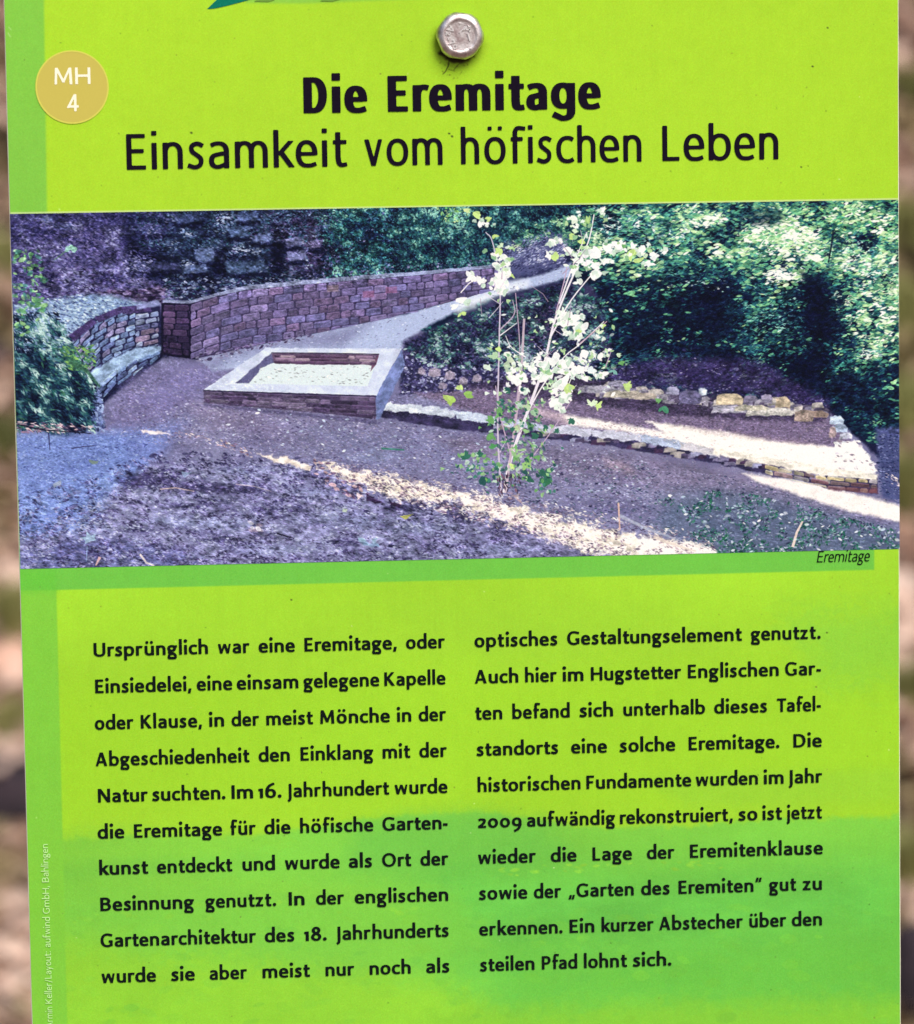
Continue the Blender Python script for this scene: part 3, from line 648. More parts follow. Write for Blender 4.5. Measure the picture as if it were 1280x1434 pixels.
    cv.fill([(98, 470), (130, 446), (168, 430), (224, 426), (226, 486), (180, 496), (120, 530), (140, 590), (110, 600)], (34, 30, 70), 1, 1)
    courses(cv, [(100, 474), (130, 452), (160, 437), (190, 430)], [(100, 560), (130, 522), (160, 500), (190, 486)], 8, 8, [(104, 124, 178), (128, 150, 202), (86, 98, 150), (120, 112, 156)], 0, (9, 20), rng, jw=1.6, rough=1.2)
    courses(cv, [(189, 440), (223, 436)], [(189, 487), (223, 483)], 8, 7.5, [(112, 124, 166), (84, 84, 130), (140, 150, 192), (120, 100, 130)], 0, (14, 34), rng, jw=1.6, rough=1.3)
    for P in [[(96, 470), (128, 446), (136, 452), (104, 478)], [(132, 444), (168, 430), (172, 438), (138, 452)], [(168, 430), (210, 426), (212, 436), (172, 440)]]:
        cv.fill(P, (72, 52, 110), .95, 1, 1, (5, .4, 2, 0))
    cv.fill([(190, 426), (222, 420), (226, 428), (192, 434)], (130, 136, 190), .9, 1.5, 2, (5, .4, 2, 0))
    cv.fill([(126, 522), (160, 500), (190, 487), (226, 484), (226, 494), (190, 508), (160, 524), (138, 542)], (150, 178, 222), 1, 2, 3, (8, .5, 2, -.4), seed=52)
    courses(cv, [(134, 540), (162, 520), (190, 504), (224, 490)], [(134, 566), (162, 540), (190, 522), (224, 500)], 8, 7, [(104, 128, 184), (130, 152, 206), (80, 92, 146)], 0, (12, 24), rng, jw=1.5, rough=1.2)
    cv.fill([(112, 560), (140, 545), (146, 600), (120, 604)], (108, 126, 190), 1, 3, 4, (5, .8, .8, 0, (40, 44, 90)), seed=53)
    cv.scatter([(112, 548), (144, 545), (146, 604), (118, 604)], 150, (1.5, 3.5), [(150, 170, 222), (50, 54, 104), (110, 126, 190)], .8, .8, .6)
    # plants in front of it
    cv.fill([(18, 500), (60, 490), (100, 500), (125, 530), (130, 600), (80, 608), (18, 600)], (14, 30, 62), 1, 6, 8, (12, .8, 1, .4, (34, 66, 96)), seed=54)
    cv.foliage([(18, 440), (80, 440), (110, 500), (134, 540), (130, 604), (18, 602)], 3600, (1.4, 4.2), [(-.1, (6, 8, 36)), (.3, (18, 38, 66)), (.5, (34, 84, 92)), (.7, (90, 140, 140)), (.95, (190, 220, 214))], 10, 2.2, .7, .7, .3, 94, [(60, 470, 40, 16, .25), (110, 500, 20, 16, .2), (60, 560, 40, 30, -.15)], base=.34)
    cv.scatter([(18, 480), (90, 480), (130, 530), (128, 600), (18, 600)], 200, (1.6, 4.2), [(24, 74, 80), (40, 104, 96), (14, 28, 60), (80, 130, 150), (30, 60, 100), (60, 120, 90)], .7, .8, .3, (.5, .95), 12, 55, .42)
    cv.scatter([(20, 350), (60, 352), (70, 420), (40, 470), (20, 470)], 130, (2.2, 4.6), [(110, 176, 110), (150, 206, 130), (60, 120, 110), (84, 150, 90)], .4, 1.2, .55, (.6, .95), 10, 56, .42)
    cv.scatter([(80, 486), (130, 484), (135, 512), (100, 520)], 150, (2, 4.4), [(120, 170, 80), (80, 140, 90), (50, 100, 80)], .5, .8, .35)
    cv.line([(98, 505), (122, 520), (140, 542)], 8, 3, (50, 92, 70), .9, 1.5)
    cv.line([(76, 364), (92, 352), (100, 346)], 1.4, 1.2, (90, 130, 100), .9); cv.scatter([(92, 344), (104, 344), (104, 354), (92, 354)], 5, (3, 4.4), [(150, 210, 190)], 0, 1, .8)
    cv.scatter([(22, 590), (140, 596), (110, 606), (22, 606)], 120, (1.5, 4), [(226, 190, 200), (60, 36, 70), (150, 110, 140)], .2, .5, .3)
    cv.line([(24, 594), (60, 602), (128, 607)], 2, 1.2, (30, 22, 50)); cv.line([(68, 606), (70, 630)], 1.6, 1, (50, 40, 90)); cv.line([(100, 628), (112, 626), (132, 624)], 2, 1.2, (60, 60, 110))
    # ---- long retaining wall
    top = [(228, 424), (266, 424), (312, 411), (345, 404), (420, 397), (500, 390), (590, 383), (655, 377), (706, 371)]
    bot = [(228, 496), (266, 502), (276, 502), (320, 492), (370, 481), (430, 469), (540, 446), (640, 420), (706, 402)]
    path = [(276, 502), (330, 491), (430, 469), (560, 442), (640, 418), (706, 396), (760, 384), (800, 368), (800, 388), (760, 400), (700, 412), (650, 430), (620, 446), (590, 462), (565, 478), (562, 492), (300, 520)]
    cv.fill([(700, 372), (690, 350), (770, 322), (800, 330), (796, 352), (790, 372), (760, 382), (704, 392)], (104, 108, 162), .9, 8, 10, (6, .5, 1.8, -.5, (64, 62, 116)), seed=60)
    cv.scatter([(700, 372), (696, 350), (770, 324), (792, 340), (784, 370)], 330, (1, 2.6), [(170, 176, 220), (50, 44, 92), (120, 120, 176)], -.4, .4, .4)
    cv.fill(path, (156, 168, 214), 1, 3, 2, (9, .16, 2.4, -.3, (186, 198, 236)), seed=61)
    cv.fill([(276, 502), (330, 491), (430, 469), (520, 452), (480, 486), (400, 486), (330, 500), (300, 520)], (116, 112, 160), .75, 14, 4)
    cv.fill([(640, 420), (700, 404), (706, 396), (740, 392), (740, 402), (690, 420), (650, 440), (640, 438)], (236, 240, 252), .75, 8, 4)
    cv.scatter(path, 380, (.7, 1.6), [(110, 108, 156), (210, 216, 244)], -.2, .4, .5, (.3, .8))
    cv.fill([(706, 371)] + top[::-1][1:] + bot[1:] , (60, 48, 86), 1, .8)
    cv.fill([(226, 424), (276, 424), (278, 504), (226, 497)], (24, 16, 44), 1, 1)
    ft = [(x, y + 2.5) for x, y in top]
    courses(cv, [(228, 427), (266, 427)], [(228, 494), (266, 500)], 8.6, 9.0, [(74, 50, 94), (92, 64, 108), (56, 40, 76)], 0, (16, 30), rng, jw=1.5)
    cv.fill([(226, 462), (270, 462), (272, 504), (226, 497)], (18, 10, 34), .45, 8, 3)
    courses(cv, [p for p in ft if p[0] >= 266], [p for p in bot if p[0] >= 266], 11.2, 9.4, [(110, 94, 148), (100, 86, 138), (120, 104, 156), (106, 88, 136), (114, 90, 136), (100, 92, 146)], 0, (13, 30), rng, jw=1.35, rough=.8)
    for (x, y, c) in [(458, 404, (150, 122, 130)), (508, 412, (150, 84, 130)), (540, 406, (150, 86, 134))]: cv.fill([(x, y - 4), (x + 16, y - 5), (x + 16, y + 4), (x, y + 5)], c, .6, 1)
    cv.fill([(228, 424), (266, 425), (312, 413), (345, 406), (420, 399), (500, 392), (590, 385), (655, 379), (706, 373), (706, 369), (655, 374), (590, 380), (500, 386), (420, 393), (345, 400), (312, 408), (266, 421), (228, 420)], (140, 146, 190), .95, .8, 1, (6, .4, 2.5, 0), seed=63)
    cv.scatter([(270, 496), (330, 486), (430, 466), (440, 472), (340, 494), (280, 508)], 120, (1, 3), [(60, 44, 84), (130, 120, 160)], -.2, .4, .5)
    cv.foliage([(716, 330), (770, 308), (830, 300), (846, 340), (800, 350), (786, 334), (760, 334), (720, 350)], 900, (1.2, 2.8), [(0, (10, 22, 50)), (.5, (36, 92, 90)), (.8, (120, 180, 130)), (1, (210, 236, 190))], 8, 2, .1, .9, .5, 99, base=.4)
    cv.foliage([(700, 372), (696, 350), (772, 322), (796, 338), (790, 372), (750, 382)], 900, (.8, 2.0), [(0, (30, 26, 66)), (.4, (84, 84, 138)), (.8, (150, 152, 200)), (1, (214, 218, 240))], 7, 2, -.45, .3, .35, 100, base=.44)
    # ---- shrubby bank between path and terrace
    cv.fill([(565, 480), (600, 462), (640, 446), (700, 416), (790, 392), (830, 400), (860, 500), (760, 530), (640, 545), (560, 552)], (30, 28, 66), 1, 4, 4, (10, .8, 1.2, .1, (70, 60, 110)), seed=64)
    cv.scatter([(566, 482), (640, 446), (790, 392), (850, 420), (860, 480), (700, 500), (600, 500)], 1700, (1.3, 3.2), [(26, 84, 82), (40, 110, 96), (16, 40, 64), (90, 120, 140), (50, 40, 84), (30, 60, 80)], 0, 1.2, .55, (.5, .95), 13, 65, .42)
    cv.scatter([(570, 490), (760, 470), (850, 520), (700, 545), (560, 552)], 1100, (1.2, 3.2), [(90, 84, 140), (150, 150, 200), (56, 46, 92), (40, 32, 70), (190, 190, 226)], 0, .9, .6, (.45, .9))
    cv.fill([(700, 440), (800, 420), (790, 470), (720, 480)], (84, 56, 92), .5, 14, 6)
    cv.foliage([(566, 486), (640, 448), (790, 396), (850, 430), (850, 500), (760, 520), (600, 512)], 4200, (1.2, 3.0), [(-.1, (12, 10, 40)), (.3, (34, 34, 72)), (.5, (44, 80, 92)), (.68, (80, 130, 116)), (.9, (160, 180, 190))], 10, 2.1, .1, .9, .5, 101, [(740, 450, 50, 20, -.12), (590, 500, 20, 20, .1)], base=.36)
    for (x, y, r) in [(608, 522, 9), (630, 526, 8), (648, 534, 7), (590, 520, 6), (668, 530, 7), (620, 540, 6)]:
        cv.fill([(x - r, y + r * .5), (x - r * .7, y - r * .6), (x + r * .1, y - r * .9), (x + r * .9, y - r * .4), (x + r, y + r * .5), (x, y + r * .8)], (134, 118, 150), 1, 1.2, 2, (5, .5, 1, 0, (170, 156, 176)), seed=int(x))
    # dry stone rows behind the terrace
    cv.fill([(640, 540), (780, 520), (930, 548), (1090, 560), (1165, 578), (1150, 592), (930, 580), (780, 560)], (54, 40, 72), .8, 4, 5, (8, .6, 1.5, 0), seed=67)
    def stones(L):
        for (x, y, w, h, c) in L:
            cv.fill([(x - w, y + h), (x - w * .9, y - h * .6), (x - w * .3, y - h), (x + w * .6, y - h * .9), (x + w, y - h * .1), (x + w * .9, y + h)], c, 1, 1.1, 2.2, (5, .5, 1.6, 0), seed=int(x) % 50)
    YB = [(190, 176, 152), (166, 152, 144), (148, 140, 160), (118, 108, 138), (88, 74, 104), (180, 170, 168)]
    L = []
    for i in range(70):
        t = i / 70; x = 815 + 345 * t; y = 544 + 34 * t + rng.uniform(-9, 5)
        L.append((x, y, rng.uniform(5, 11), rng.uniform(3, 6), YB[rng.randint(2, 6)]))
    stones(L)
    stones([(843, 545, 22, 5, (156, 150, 170)), (872, 552, 28, 5, (176, 166, 152)), (900, 554, 20, 5, (170, 156, 146)), (868, 537, 18, 4, (130, 124, 150)), (1022, 559, 19, 8, (200, 180, 150)), (1022, 573, 26, 5, (164, 158, 178)), (1078, 576, 34, 6, (178, 172, 168)),
            (1052, 571, 24, 4, (180, 172, 156)), (1096, 563, 11, 8, (192, 170, 144)), (1140, 580, 20, 5, (158, 130, 120)), (984, 548, 6, 5, (190, 200, 220)), (942, 547, 9, 6, (140, 136, 168)), (1074, 558, 8, 6, (140, 130, 160)), (966, 556, 16, 10, (96, 88, 128)), (1126, 582, 14, 8, (150, 128, 120))])
    stones([(1172, 588, 10, 6, (180, 196, 226)), (1176, 600, 11, 6, (160, 176, 210)), (1184, 610, 9, 5, (190, 190, 214)), (1166, 605, 5, 8, (170, 146, 150)), (1180, 622, 12, 5, (230, 234, 244))])
    sun([(1172, 624), (1196, 616), (1214, 634), (1230, 660), (1200, 668), (1172, 655), (1160, 640)], 1, 2, 4, (270, 266, 262), .1, 6)
    cv.scatter([(1165, 618), (1205, 616), (1228, 655), (1170, 660)], 60, (1.5, 3.5), [(210, 200, 214), (140, 120, 140), (255, 255, 255)], .3, .6, .5)
    # ---- low front wall
    ft = [(530, 566), (600, 572), (680, 584), (760, 598), (850, 606), (920, 614), (1000, 632), (1060, 642), (1120, 652), (1160, 662), (1229, 668)]
    fb = [(530, 584), (600, 596), (680, 606), (760, 614), (850, 624), (920, 636), (1000, 648), (1060, 662), (1120, 672), (1160, 684), (1229, 691)]
    cv.fill(ft + fb[::-1], (54, 44, 84), 1, 1.5, 3, (7, .6, 1.8, .1), seed=70)
    L = []
    for i in range(60):
        x = 700 + 460 * i / 60; yt = np.interp(x, [p[0] for p in ft], [p[1] for p in ft]); yb = np.interp(x, [p[0] for p in fb], [p[1] for p in fb])
        L.append((x, yt + (yb - yt) * rng.uniform(.35, .85), rng.uniform(5, 11), rng.uniform(2.5, 4.5), [(78, 64, 100), (116, 106, 144), (140, 138, 176), (70, 44, 80), (150, 140, 140), (50, 40, 80)][rng.randint(6)]))
    stones(L)
    courses(cv, [(1070, 650), (1150, 666), (1229, 672)], [(1070, 664), (1150, 682), (1229, 692)], 7, 6.5, [(168, 156, 136), (196, 176, 130), (130, 104, 110), (110, 72, 84), (150, 140, 150)], 0, (14, 30), rng, jw=1.6, rough=1)
    cv.fill([(1158, 681), (1229, 684), (1229, 692), (1160, 686)], (118, 60, 70), .6, 1.5, 2)
    for x0, x1, c in [(530, 590, (214, 222, 238)), (584, 640, (208, 216, 236)), (636, 696, (196, 208, 234)), (700, 760, (180, 186, 218)), (756, 830, (196, 196, 220)), (826, 900, (206, 206, 230)), (896, 960, (176, 188, 222)), (950, 1010, (196, 190, 200))]:
        y0 = np.interp(x0, [p[0] for p in ft], [p[1] for p in ft]); y1 = np.interp(x1, [p[0] for p in ft], [p[1] for p in ft])
        cv.fill([(x0, y0 - 2), ((x0 + x1) / 2, (y0 + y1) / 2 - 4), (x1, y1 - 3), (x1 - 2, y1 + 7), ((x0 + x1) / 2, (y0 + y1) / 2 + 8), (x0 + 3, y0 + 8)], c, .96, 1.3, 4, (6, .25, 2, .1), seed=x0 % 40)
    sun([(1000, 626), (1100, 644), (1160, 656), (1229, 664), (1228, 672), (1150, 666), (1060, 648), (1000, 636)], .95, 1.6, 3, (250, 240, 224), .3, 8)
    # ---- square stone frame with sand
    cv.fill([(285, 545), (526, 552), (527, 586), (286, 564)], (58, 42, 78), 1, 1, 1.5, (3.5, .7, 6, .05, (110, 92, 128)), seed=72)
    cv.scatter([(286, 548), (526, 554), (526, 584), (286, 562)], 170, (2, 7), [(40, 26, 56), (120, 104, 140), (84, 66, 104)], .05, .08, .16, (.5, .9))
    cv.fill([(526, 552), (563, 489), (567, 512), (532, 586), (527, 587)], (110, 122, 184), 1, 1, 1.5, (7, .4, .8, 1), seed=73)
    cv.fill([(372, 487), (480, 488), (563, 488), (545, 520), (527, 554), (400, 550), (285, 546), (330, 515)], (204, 212, 242), 1, .9, 1.6, (8, .13, 1.5, .2), seed=74)
    cv.fill([(380, 494), (531, 496), (515, 541), (329, 537)], (206, 222, 232), 1, .8, .8, (7, .14, 1.5, .1, (228, 238, 238)), seed=75)
    cv.fill([(380, 494), (531, 496), (525, 512), (508, 510), (450, 511), (376, 508)], (70, 44, 80), 1, .8, 1.5, (3.5, .7, 4, 0, (118, 92, 122)), seed=76)
    cv.fill([(380, 494), (384, 508), (366, 516), (349, 536), (329, 537)], (112, 108, 158), 1, 1, 2, (4, .5, 1, .8, (76, 70, 118)), seed=77)
    cv.fill([(531, 496), (527, 510), (519, 520), (521, 508)], (110, 60, 92), .9, .8)
    cv.line([(380, 494), (455, 494.5), (531, 496)], 1.4, 1.4, (40, 26, 52), .8)
    cv.scatter([(366, 514), (520, 512), (512, 538), (345, 535)], 120, (.8, 2.2), [(150, 156, 160), (240, 246, 244), (120, 120, 130)], .1, .4, .4, (.4, .8))
    courses(cv, [(286, 548), (400, 552), (526, 556)], [(286, 564), (400, 573), (526, 586)], 5.2, 6.2, [(74, 54, 90), (96, 78, 112), (60, 44, 76), (112, 96, 128)], 0, (12, 44), rng, jw=1.0, rough=.7)
    courses(cv, [(384, 497), (455, 498), (527, 499)], [(384, 509), (455, 511), (524, 511)], 4.2, 4.2, [(92, 62, 96), (116, 90, 116), (76, 48, 80), (140, 118, 134)], 0, (10, 36), rng, jw=.9, rough=.6)
    cv.line([(285, 547), (400, 551), (527, 555)], 1.6, 1.6, (34, 26, 60), .7)
    cv.fill([(286, 565), (527, 588), (527, 594), (286, 569)], (66, 54, 100), .5, 2)
    # detail within the sunlit slab and strips
    cv.foliage([(905, 592), (985, 602), (1090, 620), (1200, 640), (1225, 660), (1160, 662), (1060, 642), (940, 608)], 500, (.7, 2.0), [(0, (190, 160, 160)), (.4, (236, 216, 206)), (.7, (255, 250, 242)), (1, (255, 255, 255))], 7, 2.0, .15, .5, .4, 95, base=.66, alpha=(.3, .8), ax=2)
    cv.foliage([(785, 582), (900, 598), (1010, 622), (960, 620), (800, 594)], 260, (.7, 1.8), [(0, (150, 120, 140)), (.5, (226, 200, 200)), (1, (255, 250, 246))], 7, 2.2, .15, .5, .4, 96, base=.5, alpha=(.4, .85), ax=2)
    cv.foliage([(1050, 666), (1190, 692), (1262, 710), (1262, 730), (1120, 692)], 260, (.7, 1.6), [(0, (200, 170, 180)), (.5, (240, 224, 224)), (1, (255, 255, 255))], 7, 2.0, .15, .5, .4, 97, base=.6, alpha=(.3, .7), ax=2)
    cv.fill([(930, 596), (1000, 600), (1060, 610), (1120, 616), (1160, 626), (1080, 619), (1000, 608)], (150, 124, 142), .45, 4, 6, seed=98)
    # small things on the ground
    for P, c in [([(124, 644), (138, 645), (136, 649), (126, 648)], (120, 140, 120)), ([(74, 678), (86, 673), (86, 677), (76, 683)], (160, 172, 200)), ([(252, 661), (268, 662), (258, 670)], (130, 150, 190)), ([(512, 690), (538, 705), (514, 702)], (38, 18, 50)), ([(545, 702), (562, 706), (560, 710), (548, 708)], (50, 26, 60)),
                 ([(500, 690), (510, 694), (500, 700)], (240, 214, 220)), ([(480, 712), (486, 712), (485, 718), (479, 717)], (200, 220, 190)), ([(560, 722), (578, 720), (568, 728)], (190, 190, 80))]:
        cv.fill(P, c, .85, .8, 3)
    cv.scatter([(346, 730), (362, 728), (366, 744), (350, 744)], 9, (3, 5), [(206, 200, 220), (150, 130, 160)], .2, .8, .6); cv.scatter([(505, 755), (536, 754), (532, 764), (508, 764)], 12, (3, 6), [(120, 150, 190), (140, 170, 200)], .1, .5, .5)
    cv.mapleleaf(126, 755, 15, -1.9, (150, 176, 210), 1, .8); cv.line([(122, 765), (121, 786)], 1.4, 1, (130, 150, 200))
    cv.line([(140, 780), (134, 792)], 4, 2, (216, 170, 180)); cv.line([(196, 776), (205, 788), (216, 792)], 3, 2, (210, 196, 200))
    cv.line([(534, 628), (566, 630)], 3, 2, (60, 120, 110)); cv.line([(330, 678), (356, 681), (380, 688)], 1.4, .8, (190, 170, 190), .8); cv.line([(224, 685), (246, 683), (272, 688)], 1.8, 1, (216, 184, 180), .8); cv.line([(388, 747), (412, 754)], 2, 1, (30, 20, 50))
    cv.line([(866, 704), (868, 742)], 2.6, 2, (210, 170, 160)); cv.line([(1124, 730), (1116, 745), (1110, 766)], 2.4, 4, (222, 200, 190)); cv.line([(868, 722), (905, 740), (950, 756)], 5, 2, (176, 180, 206), .8, 1.2)
    cv.scatter([(280, 566), (560, 592), (900, 650), (900, 700), (300, 610)], 70, (1.4, 2.8), [(214, 222, 240), (180, 196, 226)], .1, .7, .5)
    cv.scatter([(930, 690), (1262, 740), (1262, 775), (1000, 775)], 70, (1.8, 3.4), [(226, 230, 240), (170, 190, 210)], .1, .6, .45)
    # broken texture over everything
    GR = [(20, 606), (150, 600), (180, 540), (280, 510), (560, 590), (900, 640), (1264, 720), (1264, 800), (10, 810)]
    cv.rough(GR, 2.0, .20, 1.9, .15, 8, 81, 24)
    cv.rough([(20, 690), (200, 650), (420, 650), (700, 710), (900, 780), (10, 806)], 4, .42, 2.1, .2, 14, 82, 26)
    cv.rough([(10, 280), (560, 285), (560, 395), (230, 424), (20, 420)], 2.6, .5, 1.6, .2, 8, 83, 30)
    cv.rough([(420, 280), (820, 280), (780, 330), (690, 376), (430, 392)], 2.0, .38, 1.2, .4, 8, 84, 20)
    cv.rough([(800, 280), (1264, 275), (1264, 620), (1150, 570), (820, 530), (830, 380)], 2.6, .42, 1.7, -.1, 8, 85, 16)
    cv.rough([(560, 480), (790, 392), (860, 500), (900, 545), (560, 550)], 2.0, .4, 1.3, .1, 6, 86, 20)
    cv.rough([(560, 545), (900, 545), (1165, 580), (1230, 660), (530, 580)], 1.8, .3, 1.6, .1, 3, 87, 20)
    cv.rough([(20, 420), (200, 420), (270, 500), (140, 600), (20, 604)], 2.2, .28, 1.4, .2, 5, 88, 16)
    cv.rough([(226, 410), (706, 366), (706, 396), (276, 502)], 1.6, .22, 1.6, -.1, 2, 89)
    cv.rough(path, 1.6, .12, 1.6, -.2, 2, 90)
    # ---- sapling in full sun
    ST = (236, 226, 240); st2 = (190, 160, 190)
    for P, w0, w1, c in [([(706, 690), (716, 640), (745, 560), (762, 510), (775, 455), (790, 415), (812, 365), (825, 335), (832, 300)], 5, 1.6, ST), ([(772, 470), (800, 420), (845, 365)], 2.4, 1.6, ST), ([(778, 440), (792, 385), (793, 370)], 2, 1.2, st2), ([(783, 425), (803, 370), (822, 325)], 2.4, 1.4, ST),
                         ([(702, 690), (697, 600), (699, 480), (700, 400), (690, 340), (680, 325)], 2.6, 1.4, (206, 190, 214)), ([(700, 462), (720, 440), (718, 420)], 1.8, 1, st2), ([(708, 690), (728, 540), (734, 446)], 3.4, 3.2, (196, 172, 190)), ([(720, 600), (728, 500), (722, 410)], 1.6, 1.2, st2),
                         ([(716, 640), (700, 580), (694, 540)], 2, 1.4, st2), ([(740, 575), (760, 540), (790, 500), (812, 482), (846, 450)], 2.2, 1.4, ST), ([(808, 484), (850, 450)], 1.6, 1.4, (190, 150, 170)), ([(700, 470), (724, 452)], 1.8, 1, ST), ([(724, 660), (745, 640), (775, 600), (800, 560)], 1.8, 1.2, st2),
                         ([(736, 500), (716, 486), (708, 470)], 1.8, 1, ST), ([(645, 410), (658, 396), (668, 392)], 1.8, 1.2, ST), ([(848, 514), (857, 488)], 1.6, 1, st2), ([(768, 560), (790, 548), (800, 530)], 1.6, 1.4, ST)]:
        cv.line(smooth(P, 5), w0, w1, c, .95)
    W_ = (255, 255, 255); LG = (200, 232, 130); MG = (110, 176, 96); DG = (50, 110, 90)
    LV = [(795, 350, 7, W_), (814, 366, 9, W_), (846, 364, 8, W_), (828, 384, 8, W_), (858, 340, 7, W_), (886, 346, 7, W_), (762, 530, 9, W_), (778, 546, 9, W_), (800, 508, 8, W_), (816, 530, 8, W_), (748, 530, 8, W_), (735, 512, 7, W_), (806, 452, 9, W_), (796, 466, 8, W_), (712, 380, 8, W_), (700, 400, 8, W_), (716, 520, 8, W_), (708, 496, 7, (226, 244, 220)), (756, 500, 7, W_), (700, 384, 8, W_), (784, 572, 8, W_), (790, 552, 9, W_), (694, 404, 7, W_), (780, 516, 9, W_), (812, 506, 7, W_),
          (660, 388, 9, W_), (672, 394, 8, W_), (650, 420, 10, W_), (640, 428, 8, (240, 246, 250)), (646, 438, 7, LG), (690, 392, 8, W_), (702, 372, 11, W_), (696, 358, 8, (250, 255, 230)), (708, 360, 9, W_), (700, 350, 7, LG), (706, 392, 11, W_), (704, 410, 9, W_), (716, 385, 6, LG), (664, 300, 9, LG), (655, 294, 6, (220, 240, 160)), (672, 312, 7, W_), (686, 306, 6, LG), (692, 330, 6, LG), (684, 313, 5, W_),
          (776, 340, 9, W_), (784, 336, 6, W_), (778, 362, 9, LG), (770, 358, 7, W_), (805, 332, 9, LG), (812, 338, 7, LG), (822, 352, 12, W_), (838, 356, 12, W_), (808, 378, 10, W_), (830, 372, 9, W_), (800, 352, 8, W_), (812, 396, 9, (240, 250, 240)), (840, 384, 9, W_), (850, 348, 9, W_), (868, 346, 10, W_), (880, 356, 10, LG), (896, 352, 9, W_), (895, 366, 7, LG), (916, 356, 8, W_), (930, 354, 7, W_), (908, 366, 8, W_), (872, 344, 5, MG), (818, 314, 7, MG), (825, 310, 7, (170, 210, 120)), (842, 296, 7, W_), (806, 306, 8, (230, 244, 220)),
          (792, 440, 9, W_), (800, 448, 12, W_), (812, 460, 12, W_), (790, 456, 10, W_), (806, 472, 9, W_), (782, 446, 8, W_), (815, 442, 7, W_), (812, 464, 5, LG), (838, 466, 6, (220, 240, 200)), (822, 494, 9, W_), (838, 500, 7, W_), (842, 456, 5, LG),
          (775, 505, 12, W_), (790, 512, 14, W_), (770, 522, 12, W_), (800, 524, 12, W_), (785, 535, 13, W_), (812, 516, 10, W_), (760, 512, 9, W_), (826, 520, 9, (235, 246, 250)), (842, 524, 9, W_), (796, 542, 9, LG), (732, 526, 10, W_), (724, 530, 12, W_), (742, 516, 8, W_), (718, 505, 9, (220, 236, 200)), (706, 512, 9, (190, 216, 180)), (692, 500, 8, (180, 214, 170)), (684, 516, 8, (210, 226, 210)), (700, 490, 6, LG), (786, 562, 13, W_), (776, 566, 10, W_), (796, 556, 8, W_), (730, 548, 7, W_), (712, 548, 7, (220, 236, 230)), (876, 540, 8, LG), (828, 566, 8, (220, 240, 200)), (836, 568, 7, LG), (860, 520, 6, (120, 180, 170)), (868, 508, 6, MG),
          (632, 558, 9, (170, 210, 90)), (652, 552, 10, (150, 200, 90)), (624, 556, 8, (190, 220, 110)), (646, 544, 6, LG), (700, 580, 9, MG), (690, 590, 8, MG), (688, 610, 9, MG), (692, 626, 7, (80, 160, 90)), (650, 640, 9, DG), (668, 636, 8, DG), (676, 670, 9, (40, 90, 90)), (722, 640, 8, MG), (735, 650, 9, (150, 200, 110)), (718, 652, 6, LG), (745, 596, 7, (90, 150, 90)), (752, 610, 7, DG), (766, 600, 6, DG), (760, 660, 8, DG), (764, 676, 9, (50, 120, 80)), (740, 672, 7, DG), (754, 640, 6, MG), (800, 588, 7, DG), (780, 605, 6, DG), (930, 572, 8, (70, 150, 110)), (924, 560, 5, MG), (735, 570, 8, (190, 216, 170)), (750, 580, 8, (160, 200, 160)), (722, 600, 7, (180, 206, 150))]
    for (x, y, r, c) in LV:
        cv.leafy(x, y, r * 1.12, c)
        if rng.rand() < .35: cv.mapleleaf(x, y, r * .9, rng.uniform(0, 6.28), c, .9, .6)
        if c is W_:
            for q in range(2): cv.leafy(x + rng.uniform(-9, 9), y + rng.uniform(-6, 6), r * .75, [(228, 242, 226), (250, 252, 255), (196, 220, 200)][rng.randint(3)], .85)
    for k in range(26):
        x0_, y0_ = [(700, 470), (745, 545), (790, 430), (812, 370), (760, 505), (725, 620), (702, 400), (735, 560)][rng.randint(8)]
        x0_ += rng.normal(0, 8); y0_ += rng.normal(0, 18); a_ = rng.uniform(-2.6, -.5); L_ = rng.uniform(14, 34)
        cv.line([(x0_, y0_), (x0_ + math.cos(a_) * L_ * .5 + rng.normal(0, 2), y0_ + math.sin(a_) * L_ * .5), (x0_ + math.cos(a_) * L_, y0_ + math.sin(a_) * L_)], 1.3, .8, [(222, 206, 226), (170, 140, 170)][rng.randint(2)], .8)
    for k in range(150):
        t = rng.rand(); cx_, cy_, sx, sy = [(705, 380, 10, 26), (790, 450, 18, 16), (780, 525, 34, 22), (830, 360, 28, 18), (708, 510, 20, 26), (745, 530, 24, 20), (900, 356, 24, 10), (812, 312, 20, 10), (842, 490, 16, 14)][rng.randint(9)]
        cv.leafy(cx_ + rng.normal(0, sx), cy_ + rng.normal(0, sy), rng.uniform(3, 6), [W_, (226, 242, 230), (206, 232, 190), (176, 214, 150), (140, 190, 140)][rng.randint(5)], .9)
    for k in range(150):
        cx_, cy_, sx, sy = [(715, 600, 24, 30), (740, 650, 26, 26), (765, 670, 14, 14), (665, 645, 16, 12), (690, 665, 12, 14), (735, 575, 20, 16)][rng.randint(6)]
        cv.leafy(cx_ + rng.normal(0, sx * .8), cy_ + rng.normal(0, sy * .8), rng.uniform(2.5, 5.5), [MG, DG, (150, 200, 130), (60, 130, 110), (36, 84, 84), (180, 210, 190)][rng.randint(6)], .85)
    cv.scatter([(690, 560), (760, 560), (775, 680), (690, 680)], 170, (1.4, 3.6), [MG, DG, (160, 200, 130), (40, 80, 80)], .8, 1, .5)
    cv.scatter([(700, 440), (860, 430), (860, 560), (700, 560)], 60, (1.6, 4.0), [W_, (220, 236, 230), (180, 220, 160)], .3, 1.2, .5)
    cv.scatter([(694, 666), (728, 664), (730, 694), (700, 694)], 80, (1.2, 3), [(70, 40, 70), (120, 80, 100), (40, 24, 50)], 1.4, .6, .35)
    cv.scatter([(712, 690), (732, 692), (732, 704), (712, 702)], 10, (1.6, 4), [(206, 184, 190), (170, 140, 150)], .2, .6, .5)
